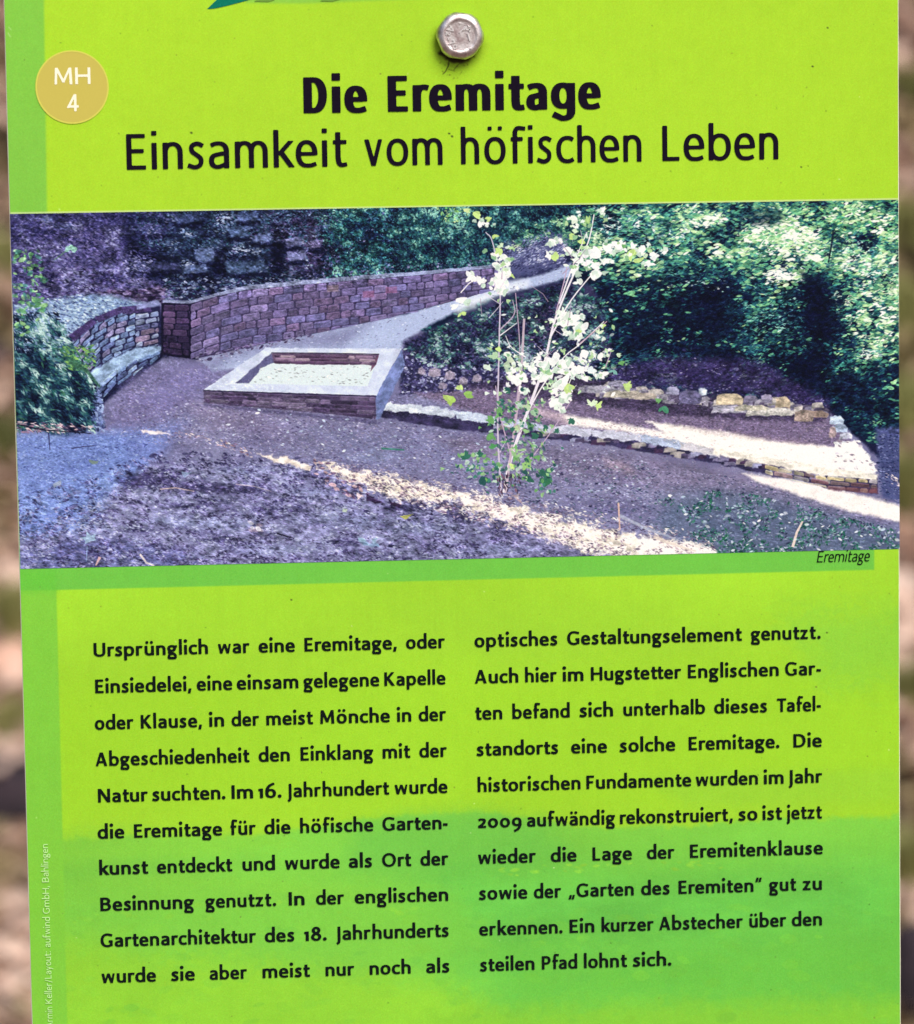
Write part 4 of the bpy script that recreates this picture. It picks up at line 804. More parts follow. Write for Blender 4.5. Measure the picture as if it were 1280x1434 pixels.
    # lift of contrast and print grain
    I = cv.I
    B = (np.roll(I, 1, 0) + np.roll(I, -1, 0) + np.roll(I, 1, 1) + np.roll(I, -1, 1) + I) / 5
    I = I + (I - B) * .8
    I = (I - 118) * 1.06 + 123
    lum = I.mean(-1, keepdims=True); I = lum + (I - lum) * .84; I = I + np.array([-3, 3, 4])
    I = I + cv.rng.normal(0, 4.5, I.shape[:2])[..., None] + cv.rng.normal(0, 2.5, I.shape)
    return cv, np.clip(I, 0, 255)

def paint_board():
    """the green print underneath everything"""
    tl, br = bd(-20, -120), bd(1300, 1540)
    cv = Canvas(tl[0], tl[1], br[0] - tl[0], br[1] - tl[1], .9)
    G1 = (173, 225, 48)
    cv.fill([(-200, -300), (1500, -300), (1500, 1800), (-200, 1800)], G1)
    cv.fill([(-200, 760), (1500, 720), (1500, 1800), (-200, 1800)], (163, 222, 50), 1, 3)
    body = [(60, 818), (1400, 780), (1400, 1800), (60, 1800)]
    cv.fill(body, (160, 220, 50), 1, 1, 0, (170, .07, 2.6, -.03), seed=4)
    cv.fill([(40, 960), (1400, 920), (1400, 1135), (40, 1150)], (158, 220, 44), .7, 40, 20)
    cv.fill([(1100, 860), (1400, 850), (1400, 960), (1150, 960)], (140, 212, 62), .8, 40, 30)
    cv.fill([(560, 850), (900, 840), (1000, 900), (700, 930)], (154, 214, 52), .5, 40, 30)
    cv.fill([(900, 1090), (1400, 1070), (1400, 1120), (960, 1130)], (150, 214, 56), .7, 14, 6)
    # faint hills
    cv.fill([(60, 1176), (200, 1170), (340, 1172), (440, 1158), (520, 1146), (600, 1139), (680, 1137), (760, 1150), (840, 1160), (960, 1156), (1100, 1146), (1400, 1140), (1400, 1800), (60, 1800)], (120, 206, 72), .9, 6, 5, (90, .10, 3, -.04), seed=7)
    cv.fill([(60, 1160), (200, 1160), (330, 1164), (420, 1180), (300, 1200), (60, 1210)], (138, 212, 62), .45, 12, 8)
    cv.fill([(500, 1156), (600, 1141), (680, 1139), (760, 1152), (800, 1200), (640, 1240), (480, 1220)], (106, 199, 78), .6, 26, 6)
    cv.fill([(60, 1236), (240, 1226), (420, 1236), (560, 1250), (560, 1262), (300, 1268), (60, 1266)], (142, 214, 62), .3, 8, 8)
    cv.fill([(620, 1222), (860, 1214), (1060, 1206), (1400, 1196), (1400, 1800), (620, 1800)], (102, 198, 76), .7, 60, 6, (60, .12, 3, -.03), seed=9)
    cv.fill([(560, 1250), (700, 1220), (900, 1240), (1240, 1220), (1240, 1300), (900, 1320), (600, 1300)], (94, 195, 80), .45, 50, 14, (30, .2, 2.5, 0), seed=10)
    cv.scatter([(90, 1262), (620, 1246), (620, 1282), (90, 1292)], 70, (2, 7), [(158, 216, 56), (120, 200, 76)], 0, .4, .5, (.25, .5))
    cv.scatter([(700, 1214), (1020, 1204), (1020, 1218), (700, 1226)], 34, (2, 6), [(160, 218, 60)], 0, .3, .4, (.2, .5))
    # lighter meadow, lower left, fading to deep green on the right
    cv.fill([(60, 1230), (640, 1250), (700, 1340), (500, 1330), (300, 1310), (60, 1300)], (122, 206, 70), .55, 20, 14)
    cv.fill([(60, 1330), (300, 1340), (520, 1366), (660, 1390), (760, 1460), (760, 1800), (60, 1800)], (146, 215, 54), .85, 30, 16, (50, .06, 2, 0), seed=12)
    cv.fill([(60, 1300), (170, 1310), (150, 1400), (60, 1420)], (146, 214, 56), .5, 30, 10)
    cv.fill([(700, 1330), (1000, 1330), (1400, 1300), (1400, 1800), (860, 1800), (720, 1440)], (104, 198, 70), .7, 40, 10)
    cv.fill([(600, 1420), (900, 1405), (1400, 1395), (1400, 1800), (600, 1800)], (134, 208, 58), .85, 24, 12)
    cv.scatter([(90, 1300), (1250, 1260), (1250, 1500), (90, 1500)], 500, (4, 16), [(140, 212, 56), (92, 190, 78), (120, 204, 66)], 0, .5, .5, (.05, .16))
    # bands
    cv.fill([(-200, -300), (57, -300), (66, 301), (-200, 304)], (131, 206, 72), 1, 2.2)
    cv.fill([(-200, 790), (1300, 740), (1224, 765), (1224, 798), (79, 826), (101, 1700), (-200, 1800)], (128, 208, 64), 1, 1.6)
    cv.fill([(-40, 770), (1224, 740), (1224, 797.5), (79, 826), (-20, 828)], (110, 200, 72), 1, 1.2)
    cv.fill([(20, 797), (80, 797), (80, 828), (20, 829)], (98, 200, 60), .6, 8)
    # printed leaf whose tip reaches down from above
    cv.fill([(345, 4), (420, 5), (520, 1), (700, -6), (700, -30), (340, -20)], (128, 200, 84), .7, 3)
    # thin pale line round the photograph
    cv.fill([(14, 297.2), (1258, 277.2), (1258, 283), (14, 303)], (214, 236, 170), .8, .6)
    cv.fill([(-200, -300), (1500, -300), (1500, 1800), (-200, 1800)], (196, 214, 110), .05, 1, 0)
    N1 = fbm(cv.X, cv.Y, 240, 3, 31) - .5; N2 = fbm(cv.X * 6, cv.Y * .35, 26, 3, 32) - .5; N3 = fbm(cv.X, cv.Y, 14, 3, 33) - .5
    cv.I = cv.I * (1 + .05 * N1 + .018 * N2 + .03 * N3)[..., None]
    # specks, scratches and the dirt that ran down from the bolt
    cv.scatter([(0, 0), (1260, 0), (1260, 1434), (30, 1434)], 260, (.4, 1.1), [(70, 110, 40), (90, 80, 50)], 0, 1.5, .8, (.3, .8))
    cv.scatter([(0, 0), (1260, 0), (1260, 1434), (30, 1434)], 40, (.5, 1.2), [(225, 245, 190)], 0, 1.5, .8, (.5, .9))
    for (x, y, r) in [(1138, 93, 1.4), (1159, 39, 1.3), (1122, 234, 1.2), (268, 186, 1.6), (408, 840, 1.2), (98, 168, 1.2), (629, 187, 1.5), (633, 191, 1.6), (1158, 886, 1.2)]:
        p = cv.pts([(x, y)])[0]; cv.blob(p[0], p[1], r, r * .8, .4, (60, 70, 34), .9)
    cv.line([(12, 38), (16, 42)], 1, .8, (220, 245, 200), .7); cv.line([(11, 46), (15, 52)], 1, .8, (220, 245, 200), .7)
    cv.fill([(604, 62), (618, 82), (640, 96), (668, 86), (680, 66), (672, 40), (610, 40)], (110, 130, 30), .35, 9, 4)
    cv.fill([(614, 74), (624, 84), (634, 88), (650, 88), (664, 80), (660, 70), (620, 66)], (50, 40, 22), .95, 2.5, 3)
    cv.line([(629, 84), (628, 92), (624, 100), (620, 104)], 1.6, 1.1, (52, 52, 20), .9, .4)
    cv.line([(628, 97), (635, 99), (640, 92), (645, 88)], 1.0, .9, (70, 76, 24), .8, .4)
    cv.scatter([(615, 86), (660, 84), (640, 112), (618, 108)], 34, (.5, 1.0), [(80, 80, 30)], 0, 1.5, .8, (.3, .8))
    I = cv.I + cv.rng.normal(0, 2.2, cv.I.shape[:2])[..., None] + cv.rng.normal(0, 2.4, cv.I.shape)
    return cv, np.clip(I, 0, 255)
# ---------------------------------------------------------------- helpers
def principled(name, col=(.5, .5, .5), rough=.5, metal=0.0, spec=.5):
    m = bpy.data.materials.new(name); m.use_nodes = True
    b = m.node_tree.nodes["Principled BSDF"]
    b.inputs['Base Color'].default_value = (*col, 1); b.inputs['Roughness'].default_value = rough
    b.inputs['Metallic'].default_value = metal; b.inputs['Specular IOR Level'].default_value = spec
    return m, m.node_tree, b
def mesh_obj(name, verts, faces, mat=None, parent=None, smooth_=False):
    me = bpy.data.meshes.new(name); me.from_pydata(verts, [], faces); me.update()
    if mat: me.materials.append(mat)
    if smooth_: me.polygons.foreach_set('use_smooth', [True] * len(me.polygons))
    o = bpy.data.objects.new(name, me); COL.objects.link(o)
    if parent: o.parent = parent
    return o
def thing(name, label, cat, loc=(0, 0, 0), group=None):
    o = bpy.data.objects.new(name, None); COL.objects.link(o); o.location = loc
    o['label'] = label; o['category'] = cat; o.empty_display_size = .02
    if group: o['group'] = group
    return o
def hexlin(c): return tuple((x / 255 / 12.92 if x / 255 <= .04045 else ((x / 255 + .055) / 1.055) ** 2.4) for x in c)

def picture(name, I, q=1.0):
    """a picture painted in memory (rows top down) as a Blender image"""
    h, w = I.shape[:2]
    img = bpy.data.images.new(name, w, h, alpha=False)
    A = np.ones((h, w, 4), np.float32); A[..., :3] = (I / 255.0)[::-1]
    img.pixels.foreach_set(A.ravel()); img.update(); img.pack()
    return img

TONE = .95
def print_material(name, img, relief=.0002):
    m, t, b = principled(name, rough=.5, spec=.10)
    tex = t.nodes.new("ShaderNodeTexImage"); tex.image = img; tex.extension = 'EXTEND'
    uv = t.nodes.new("ShaderNodeUVMap"); uv.uv_map = "UVMap"
    t.links.new(uv.outputs[0], tex.inputs[0])
    geo = t.nodes.new("ShaderNodeTexCoord")
    n = t.nodes.new("ShaderNodeTexNoise"); n.inputs['Scale'].default_value = 2600; n.inputs['Detail'].default_value = 2
    n2 = t.nodes.new("ShaderNodeTexNoise"); n2.inputs['Scale'].default_value = 9; n2.inputs['Detail'].default_value = 4
    t.links.new(geo.outputs['Object'], n.inputs['Vector']); t.links.new(geo.outputs['Object'], n2.inputs['Vector'])
    mr = t.nodes.new("ShaderNodeMapRange"); mr.inputs[1].default_value = .3; mr.inputs[2].default_value = .7; mr.inputs[3].default_value = TONE * .95; mr.inputs[4].default_value = TONE * 1.05
    t.links.new(n.outputs[0], mr.inputs[0])
    mr2 = t.nodes.new("ShaderNodeMapRange"); mr2.inputs[1].default_value = .3; mr2.inputs[2].default_value = .7; mr2.inputs[3].default_value = .985; mr2.inputs[4].default_value = 1.015
    t.links.new(n2.outputs[0], mr2.inputs[0])
    mul = t.nodes.new("ShaderNodeMath"); mul.operation = 'MULTIPLY'; t.links.new(mr.outputs[0], mul.inputs[0]); t.links.new(mr2.outputs[0], mul.inputs[1])
    vm = t.nodes.new("ShaderNodeVectorMath"); vm.operation = 'SCALE'; t.links.new(tex.outputs[0], vm.inputs[0]); t.links.new(mul.outputs[0], vm.inputs['Scale'])
    t.links.new(vm.outputs[0], b.inputs['Base Color'])
    r = t.nodes.new("ShaderNodeMapRange"); r.inputs[3].default_value = .45; r.inputs[4].default_value = .6
    t.links.new(n2.outputs[0], r.inputs[0]); t.links.new(r.outputs[0], b.inputs['Roughness'])
    bp = t.nodes.new("ShaderNodeBump"); bp.inputs['Strength'].default_value = .12; bp.inputs['Distance'].default_value = relief
    t.links.new(n.outputs[0], bp.inputs['Height']); t.links.new(bp.outputs[0], b.inputs['Normal'])
    return m

def uv_from_canvas(o, cv):
    """UVs so that print units (x right, z up on the board) meet the painted canvas"""
    me = o.data; uv = me.uv_layers.new(name="UVMap")
    for l in me.loops:
        c = me.vertices[l.vertex_index].co
        uv.data[l.index].uv = ((c.x / PX - cv.u0) * cv.q / cv.W, 1 - (-c.z / PX - cv.v0) * cv.q / cv.H)

# ---------------------------------------------------------------- the information board
board = thing("information_board", "lime green information board about the hermitage held by one steel bolt", "information board", (0, 0, BZ))
TH = .0042
cvb, Ib = paint_board(); mat_board = print_material("printed_laminate", picture("board_print", Ib))
cvp, Ip = paint_photo(); mat_photo = print_material("printed_photo", picture("photo_print", Ip), .0001)
m_edge, t, b = principled("pale_board_edge", hexlin((250, 247, 226)), .6)
m_back, t, b = principled("grey_board_back", (.35, .35, .34), .5)

EL = [(2.0, -100), (5, 0), (17.8, 480), (31.5, 960), (44.5, 1434), (47, 1530)]
ER = [(1258.2, -100), (1258.5, 0), (1259.3, 480), (1260, 960), (1261.6, 1434), (1262, 1530)]
def board_x(E, z):
    P = sorted((on_board(*p)[1], on_board(*p)[0]) for p in E)
    return float(np.interp(z, [p[0] for p in P], [p[1] for p in P]))
zt = on_board(640, -90)[1]; zb = on_board(640, 1520)[1]
rows = 60
bm = bmesh.new()
ring_prev = None; rings = []
ch = .00034                                   # the laminate is broken back a little along its edges
for k in range(rows + 1):
    z = zb + (zt - zb) * k / rows
    xl = board_x(EL, z); xr = board_x(ER, z)
    j = lambda s: mnoise.noise(Vector((z * 260, s, 0))) * .00007
    r_ = [bm.verts.new(p) for p in [(xl + j(1), TH, z), (xl + j(1), .0003, z), (xl + ch * .7 + j(2), 0, z), (xr - ch * .7 + j(3), 0, z), (xr + j(4), .0003, z), (xr + j(4), TH, z)]]
    rings.append(r_)
bm.verts.ensure_lookup_table()
fi_front = []
for k in range(rows):
    A, B = rings[k], rings[k + 1]
    for q in range(6):
        f = bm.faces.new([A[q], A[(q + 1) % 6], B[(q + 1) % 6], B[q]])
        f.material_index = 0 if q == 2 else (2 if q == 5 else 1)
bm.faces.new(rings[0][::-1]).material_index = 1; bm.faces.new(rings[-1]).material_index = 1
bmesh.ops.recalc_face_normals(bm, faces=bm.faces)
me = bpy.data.meshes.new("panel"); bm.to_mesh(me); bm.free()
for m in (mat_board, m_edge, m_back): me.materials.append(m)
panel = bpy.data.objects.new("panel", me); COL.objects.link(panel); panel.parent = board
uv_from_canvas(panel, cvb)

def sheet(name, P, y, mat, parent, cv=None):
    """a printed area of the board: outline given where the photograph shows it"""
    V = []
    for p in P:
        x, z = on_board(*p); V.append((x, y, z))
    o = mesh_obj(name, V, [list(range(len(V)))], mat, parent)
    if o.data.polygons[0].normal.y > 0: o.data.flip_normals()
    if cv: uv_from_canvas(o, cv)
    return o
photo = sheet("printed_photograph", [(13.8, 299.6), (640, 289.2), (1258.0, 279.6), (1259.0, 525), (1259.9, 768.6), (640, 782.8), (28.6, 796.6), (21.3, 550)], -.00012, mat_photo, board, cvp)
photo['label'] = "printed photo of a stone-walled terrace with a sapling"

def ink(name, col, rough=.4, mot=1.0):
    m, t, b = principled(name, hexlin(col), rough, 0, .06)
    n = t.nodes.new("ShaderNodeTexNoise"); n.inputs['Scale'].default_value = 1800
    g = t.nodes.new("ShaderNodeTexCoord"); t.links.new(g.outputs['Object'], n.inputs['Vector'])
    mx = t.nodes.new("ShaderNodeMix"); mx.data_type = 'RGBA'
    c = np.array(hexlin(col)); mx.inputs[6].default_value = (*(c * (1 - .25 * mot)), 1); mx.inputs[7].default_value = (*np.minimum(c * (1 + .3 * mot) + .002 * mot, 1), 1)
    t.links.new(n.outputs[0], mx.inputs[0]); t.links.new(mx.outputs[2], b.inputs['Base Color'])
    return m
m_ink = ink("black_ink", (20, 12, 30)); m_ink2 = ink("body_black_ink", (14, 22, 22))
m_white = ink("cream_ink", (252, 250, 226), mot=.1); m_gold = ink("ochre_ink", (202, 190, 92), mot=.12); m_rim = ink("pale_ochre_ink", (216, 214, 96), mot=.1)
m_teal = ink("teal_ink", (10, 118, 98)); m_olive = ink("olive_ink", (112, 156, 66)); m_credit = ink("pale_green_ink", (190, 238, 156), mot=.2)

BODY = Face(.305, .232, .95, 1.03)
TITLE = Face(.300, .200, .80, .86, cap=1.36, asc=1.46, desc=-.34, sb=.085, square=True, res=36, hand=True, capw=.82)
SUB = Face(.182, .152, .70, .82, cap=1.34, asc=1.42, desc=-.4, sb=.10, square=True, res=36, capw=.78)
CAPT = Face(.17, .13, .84, .86, res=22); CRED = Face(.20, .17, .9, .95, res=16); BADGE = Face(.22, .20, .9, .95, cap=1.4, res=26)

def lettering(name, face, words, size, mat, parent, y=-.00024, slant=0.0, vert=False, ht=1.0, label=None):
    """words = [(text, print-unit start, print-unit end, print-unit baseline)]; size = x height in print units"""
    V, Fc = [], []
    for text, u0, u1, v in words:
        xs, inkx = face.word(text)
        k = (u1 - u0) / (inkx[1] - inkx[0])
        for chx, gx in zip(text, xs):
            for P in face.polys(chx):
                base = len(V)
                for (x, yy) in P:
                    lx = (gx + x - inkx[0]) * k + slant * yy * size; ly = yy * size * ht
                    if vert: U, Vv = v - ly, u0 - (lx)
                    else: U, Vv = u0 + lx, v - ly
                    V.append((U * PX, y, -Vv * PX))
                Fc.append(list(range(base, len(V))))
    o = mesh_obj(name, V, Fc, mat, parent)
    n = [p.normal.y for p in o.data.polygons[:20]]
    if sum(n) > 0: o.data.flip_normals()
    if label: o['label'] = label
    return o

def line_words(items, base):
    """photograph pixels -> print units; base = two points of the base line"""
    (xa, ya), (xb, yb) = base
    out = []
    for text, x0, x1 in items:
        f = lambda x: ya + (yb - ya) * (x - xa) / (xb - xa)
        A, B = bd(x0, f(x0)), bd(x1, f(x1))
        out.append((text, A[0], B[0], (A[1] + B[1]) / 2))
    return out

# headings
lettering("heading", TITLE, line_words([("Die", 426.2, 514.6), ("Eremitage", 544.2, 841.5)], ((426, 158.6), (841, 152.0))), 36.2, m_ink, board, label="bold heading 'Die Eremitage'")
lettering("subheading", SUB, line_words([("Einsamkeit", 178.5, 486.5), ("vom", 511.5, 619.5), ("höfischen", 646.5, 898), ("Leben", 928.5, 1089.5)], ((178, 237.8), (1090, 222.8))), 36.4, m_ink, board, label="subheading 'Einsamkeit vom höfischen Leben'")

# body text, measured word by word
C1 = [
 [("Ursprünglich", 131.4, 291.3), ("war", 305.5, 349.3), ("eine", 362.4, 412.8), ("Eremitage,", 426.6, 555.7), ("oder", 568.8, 622.8)],
 [("Einsiedelei,", 133.6, 268.3), ("eine", 275.8, 325.2), ("einsam", 331.8, 417.6), ("gelegene", 425.3, 531), ("Kapelle", 538.4, 623.7)],
 [("oder", 133.1, 186.9), ("Klause,", 197.4, 283), ("in", 293.3, 313.8), ("der", 324.5, 362.8), ("meist", 373.1, 438.6), ("Mönche", 449.1, 545.8), ("in", 556.3, 575.8), ("der", 586.5, 624.4)],
 [("Abgeschiedenheit", 134.4, 349.7), ("den", 362.4, 405.8), ("Einklang", 421.1, 522.6), ("mit", 536, 574.7), ("der", 587.4, 625.5)],
 [("Natur", 137.5, 206.9), ("suchten.", 213.4, 315.4), ("Im", 324.5, 354.1), ("16.", 362.4, 393.9), ("Jahrhundert", 402.5, 545.2), ("wurde", 552.8, 626.5)],
 [("die", 137, 174), ("Eremitage", 188, 311), ("für", 323, 358), ("die", 370.5, 406.7), ("höfische", 420.5, 522.6), ("Garten-", 535.8, 626.8)],
 [("kunst", 139.3, 207.9), ("entdeckt", 220.2, 325.6), ("und", 339.9, 385.1), ("wurde", 399.3, 475.6), ("als", 488.7, 521.1), ("Ort", 535.3, 576), ("der", 588.9, 627.6)],
 [("Besinnung", 140.8, 271.6), ("genutzt.", 288, 386.5), ("In", 404.5, 426.4), ("der", 442.8, 481.7), ("englischen", 497, 627.6)],
 [("Gartenarchitektur", 141.2, 358.5), ("des", 371.1, 412.4), ("18.", 426.6, 457.2), ("Jahrhunderts", 470.8, 628.5)],
 [("wurde", 142.5, 218.4), ("sie", 239.9, 272.7), ("aber", 293.9, 345.8), ("meist", 367.9, 434.3), ("nur", 456.1, 496), ("noch", 517.8, 575.1), ("als", 597, 629.4)]]
C2 = [
 [("optisches", 664.7, 780.6), ("Gestaltungselement", 794.4, 1039.1), ("genutzt.", 1051.6, 1148.7)],
 [("Auch", 665.3, 725.7), ("hier", 735.5, 779.5), ("im", 788.3, 816.7), ("Hugstetter", 827.6, 953.6), ("Englischen", 963.4, 1090.3), ("Gar-", 1099.5, 1149.4)],
 [("ten", 665.8, 703.2), ("befand", 717.6, 797.7), ("sich", 811.5, 858.3), ("unterhalb", 873.1, 987.1), ("dieses", 1000.2, 1074.1), ("Tafel-", 1088.1, 1149.4)],
 [("standorts", 667.5, 781.7), ("eine", 799.9, 849.7), ("solche", 867.7, 945.3), ("Eremitage.", 964.5, 1091), ("Die", 1111.1, 1150.5)],
 [("historischen", 669, 812.8), ("Fundamente", 821.3, 967.8), ("wurden", 974.4, 1061.2), ("im", 1069.8, 1096.9), ("Jahr", 1104.1, 1151.1)],
 [("2009", 669.3, 730.5), ("aufwändig", 738.2, 861.1), ("rekonstruiert,", 868.3, 1026.2), ("so", 1034.1, 1060.4), ("ist", 1068, 1095.1), ("jetzt", 1101.7, 1151.1)],
 [("wieder", 669.7, 750.2), ("die", 771.4, 807.1), ("Lage", 829.8, 884.7), ("der", 906, 944.2), ("Eremitenklause", 966.3, 1152)],
 [("sowie", 670.8, 738.2), ("der", 747.8, 785.6), ("„Garten", 796.1, 887.4), ("des", 897.9, 937.8), ("Eremiten“", 950.3, 1066.7), ("gut", 1077.2, 1115), ("zu", 1124.2, 1150.7)],
 [("erkennen.", 671.2, 787.4), ("Ein", 797.7, 832.2), ("kurzer", 842.5, 915.2), ("Abstecher", 923.4, 1040), ("über", 1049.4, 1100.8), ("den", 1108.9, 1150.9)],
 [("steilen", 672.3, 748.4), ("Pfad", 758.9, 808.2), ("lohnt", 817.8, 878.2), ("sich.", 886.3, 939.8)]]
V0, V1 = 191.6, 656.0                          # base lines of the first and the last line, print units
for ci, Cc in enumerate((C1, C2)):
    colo = bpy.data.objects.new("text_column", None); COL.objects.link(colo); colo.parent = board; colo.empty_display_size = .02
    colo['label'] = "left text column" if ci == 0 else "right text column"
    for li, L in enumerate(Cc):
        v = V0 + (V1 - V0) * li / 9
        W = []
        for text, x0, x1 in L:
            y = 900 + 50 * li
            for _ in range(6):                 # the pixel row at which this base line passes x0
                y += (v - bd(x0, y)[1])
            a = bd(x0, y)[0]; b_ = bd(x1, y)[0]
            W.append((text, a, b_, v))
        lettering("text_line", BODY, W, 13.6, m_ink2, colo)

# caption under the photograph and the credit up the left edge
lettering("caption", CAPT, line_words([("Eremitage", 1144, 1217)], ((1144, 787.5), (1217, 785.5))), 11.2, m_ink2, board, slant=.18, label="italic caption 'Eremitage'")
def up_line(items, size, face, mat):
    W = []
    for text, ya, yb in items:
        xa = 64 + (ya - 1185) * .0275
        a = bd(xa + 3, ya); c = bd(xa + 3, yb)
        W.append((text, a[1], 2 * a[1] - c[1], a[0]))
    return lettering("printing_credit", face, W, size, mat, board, vert=True, label="pale printing credit running up the left margin")
up_line([("Bahlingen", 1235, 1182), ("GmbH,", 1279, 1241), ("aufwind", 1326, 1284), ("Keller/Layout:", 1405, 1332), ("Armin", 1438, 1410)], 6.6, CRED, m_credit)

# round path badge
def disc(name, x, y, r, yy, mat, parent, n=72):
    u, v = bd(x, y)
    V = [((u + r * math.cos(a)) * PX, yy, -(v + r * math.sin(a)) * PX) for a in [i * 2 * math.pi / n for i in range(n)]]
    o = mesh_obj(name, V, [list(range(n))], mat, parent)
    if o.data.polygons[0].normal.y > 0: o.data.flip_normals()
    return o
badge = disc("path_badge", 101, 122, 49, -.00016, m_gold, board); badge['label'] = "round ochre badge with pale letters"
# rim: an annulus
u, v = bd(101, 122); V = []; Fc = []
for i in range(72):
    a = i * 2 * math.pi / 72
    for r in (48.0, 50.2): V.append(((u + r * math.cos(a)) * PX, -.00020, -(v + r * math.sin(a)) * PX))
for i in range(72):
    k = (i + 1) % 72; Fc.append([2 * i, 2 * i + 1, 2 * k + 1, 2 * k])
rim = mesh_obj("rim", V, Fc, m_rim, badge)
if rim.data.polygons[0].normal.y > 0: rim.data.flip_normals()
lettering("badge_lettering", BADGE, line_words([("MH", 76.5, 126.5)], ((76, 118.6), (126, 117.4))) , 16.2, m_white, badge)
lettering("badge_number", BADGE, line_words([("4", 94, 110)], ((94, 156), (110, 155.6))), 16.6, m_white, badge)

# the printed leaves whose tips reach into view at the top
leaf = sheet("leaf_print", [(290, 12.5), (300, 12), (318, 8), (345, 1), (375, -12), (420, -40), (440, -80), (400, -82), (350, -60), (318, -22), (303, 0)], -.00016, m_teal, board)
leaf['label'] = "dark teal printed leaf tip at the top edge"
for P in ([(356, 2), (376, 2.5), (384, 0), (396, -12), (390, -20), (366, -6)], [(448, 1.5), (466, 2), (476, -1), (488, -10), (474, -14), (458, -4)], [(556, -3), (580, -2), (600, -14), (570, -14)]):
    sheet("small_leaf_print", P, -.00018, m_olive, board)

# ---------------------------------------------------------------- the bolt: a rounded hexagon head with raised marks
m_steel, t, b = principled("weathered_steel", (.62, .56, .58), .36, 1.0)
tc = t.nodes.new("ShaderNodeTexCoord")
n1 = t.nodes.new("ShaderNodeTexNoise"); n1.inputs['Scale'].default_value = 420; n1.inputs['Detail'].default_value = 6
n2 = t.nodes.new("ShaderNodeTexNoise"); n2.inputs['Scale'].default_value = 2200; n2.inputs['Detail'].default_value = 3
t.links.new(tc.outputs['Object'], n1.inputs['Vector']); t.links.new(tc.outputs['Object'], n2.inputs['Vector'])
cr = t.nodes.new("ShaderNodeValToRGB"); cr.color_ramp.elements[0].position = .30; cr.color_ramp.elements[0].color = (.40, .29, .30, 1)
cr.color_ramp.elements[1].position = .62; cr.color_ramp.elements[1].color = (.86, .80, .81, 1)
t.links.new(n1.outputs[0], cr.inputs[0]); t.links.new(cr.outputs[0], b.inputs['Base Color'])
mr = t.nodes.new("ShaderNodeMapRange"); mr.inputs[3].default_value = .52; mr.inputs[4].default_value = .34
t.links.new(n1.outputs[0], mr.inputs[0]); t.links.new(mr.outputs[0], b.inputs['Roughness'])
bp = t.nodes.new("ShaderNodeBump"); bp.inputs['Strength'].default_value = .5; bp.inputs['Distance'].default_value = .00012
t.links.new(n2.outputs[0], bp.inputs['Height']); t.links.new(bp.outputs[0], b.inputs['Normal'])
m_bright, t, b = principled("bare_steel", (.90, .87, .88), .45, 1.0)
m_dark, t, b = principled("near_black_shank", (.02, .012, .016), .9)

bx, bz = on_board(643.5, 50.5)
N = 96; AF = .00722; HH = .0050                       # half across flats, head height
def hexr(a):
    a = (a + math.radians(8)) % (math.pi / 3) - math.pi / 6
    return min(AF / math.cos(a), .0076)
prof = [(-.0009, .0064, 1), (-.0011, 9, 0), (-.0030, 9, 0), (-.0035, .00745, 0), (-.0040, .00715, 0), (-.0044, .00680, 0), (-.0047, .00635, 0), (-.00488, .00590, 0), (-.0050, .00545, 0), (-.00494, .00505, 0), (-.00485, .00480, 0), (-.00482, .0043, 0), (-.0048, .0028, 0), (-.0048, .0012, 0)]
V = []; Fc = []
for (y, cap_, flat) in prof:
    for i in range(N):
        a = i * 2 * math.pi / N
        r = min(hexr(a), cap_)
        wob = 1 + .006 * mnoise.noise(Vector((math.cos(a) * 2, math.sin(a) * 2, y * 900)))
        V.append((r * wob * math.cos(a), y, r * wob * math.sin(a)))
for k in range(len(prof) - 1):
    for i in range(N):
        j2 = (i + 1) % N
        Fc.append([k * N + i, k * N + j2, (k + 1) * N + j2, (k + 1) * N + i])
Fc.append([(len(prof) - 1) * N + i for i in range(N)])
bolt = mesh_obj("bolt", V, Fc, m_steel, board, True); bolt.location = (bx, 0, bz)
bolt['label'] = "steel hexagon bolt with raised stamped marks"
bm = bmesh.new(); bm.from_mesh(bolt.data); bmesh.ops.recalc_face_normals(bm, faces=bm.faces); bm.to_mesh(bolt.data); bm.free()
# near-black shank between head and board, in the gap
V = []; Fc = []
for y in (-.0012, .0): 
    for i in range(24):
        a = i * math.pi / 12; V.append((.0045 * math.cos(a), y, .0045 * math.sin(a)))
for i in range(24): Fc.append([i, (i + 1) % 24, 24 + (i + 1) % 24, 24 + i])
mesh_obj("shank", V, Fc, m_dark, bolt)
# raised stamping A2-70 along the left, a maker's mark on the right
STAMP = Face(.20, .18, .80, .86, cap=1.4, res=14)
def stamp(name, text, rad, a0, step, size, flip=False):
    V = []; Fc = []
    for i, chx in enumerate(text):
        a = math.radians(a0 + step * i); W = STAMP.strokes(chx)[1]
        tx, tz = (-math.sin(a), math.cos(a)); ux, uz = (-math.cos(a), -math.sin(a))     # reading direction, letter up (inwards)
        if flip: tx, tz, ux, uz = -tx, -tz, -ux, -uz
        for P in STAMP.polys(chx):
            bse = len(V); m_ = len(P)
            for yy in (-.00468, -.00525):
                for (x, y_) in P:
                    lx = (x - W / 2) * size; ly = (y_ - .7) * size
                    V.append((rad * math.cos(a) + lx * tx + ly * ux, yy, rad * math.sin(a) + lx * tz + ly * uz))
            Fc.append([bse + m_ + q for q in range(m_)])
            for q in range(m_): Fc.append([bse + q, bse + (q + 1) % m_, bse + m_ + (q + 1) % m_, bse + m_ + q])
    return mesh_obj(name, V, Fc, m_bright, bolt)
stamp("stamped_marking", "A2-70", .0037, 146, 24, .00150)
V = []; Fc = []
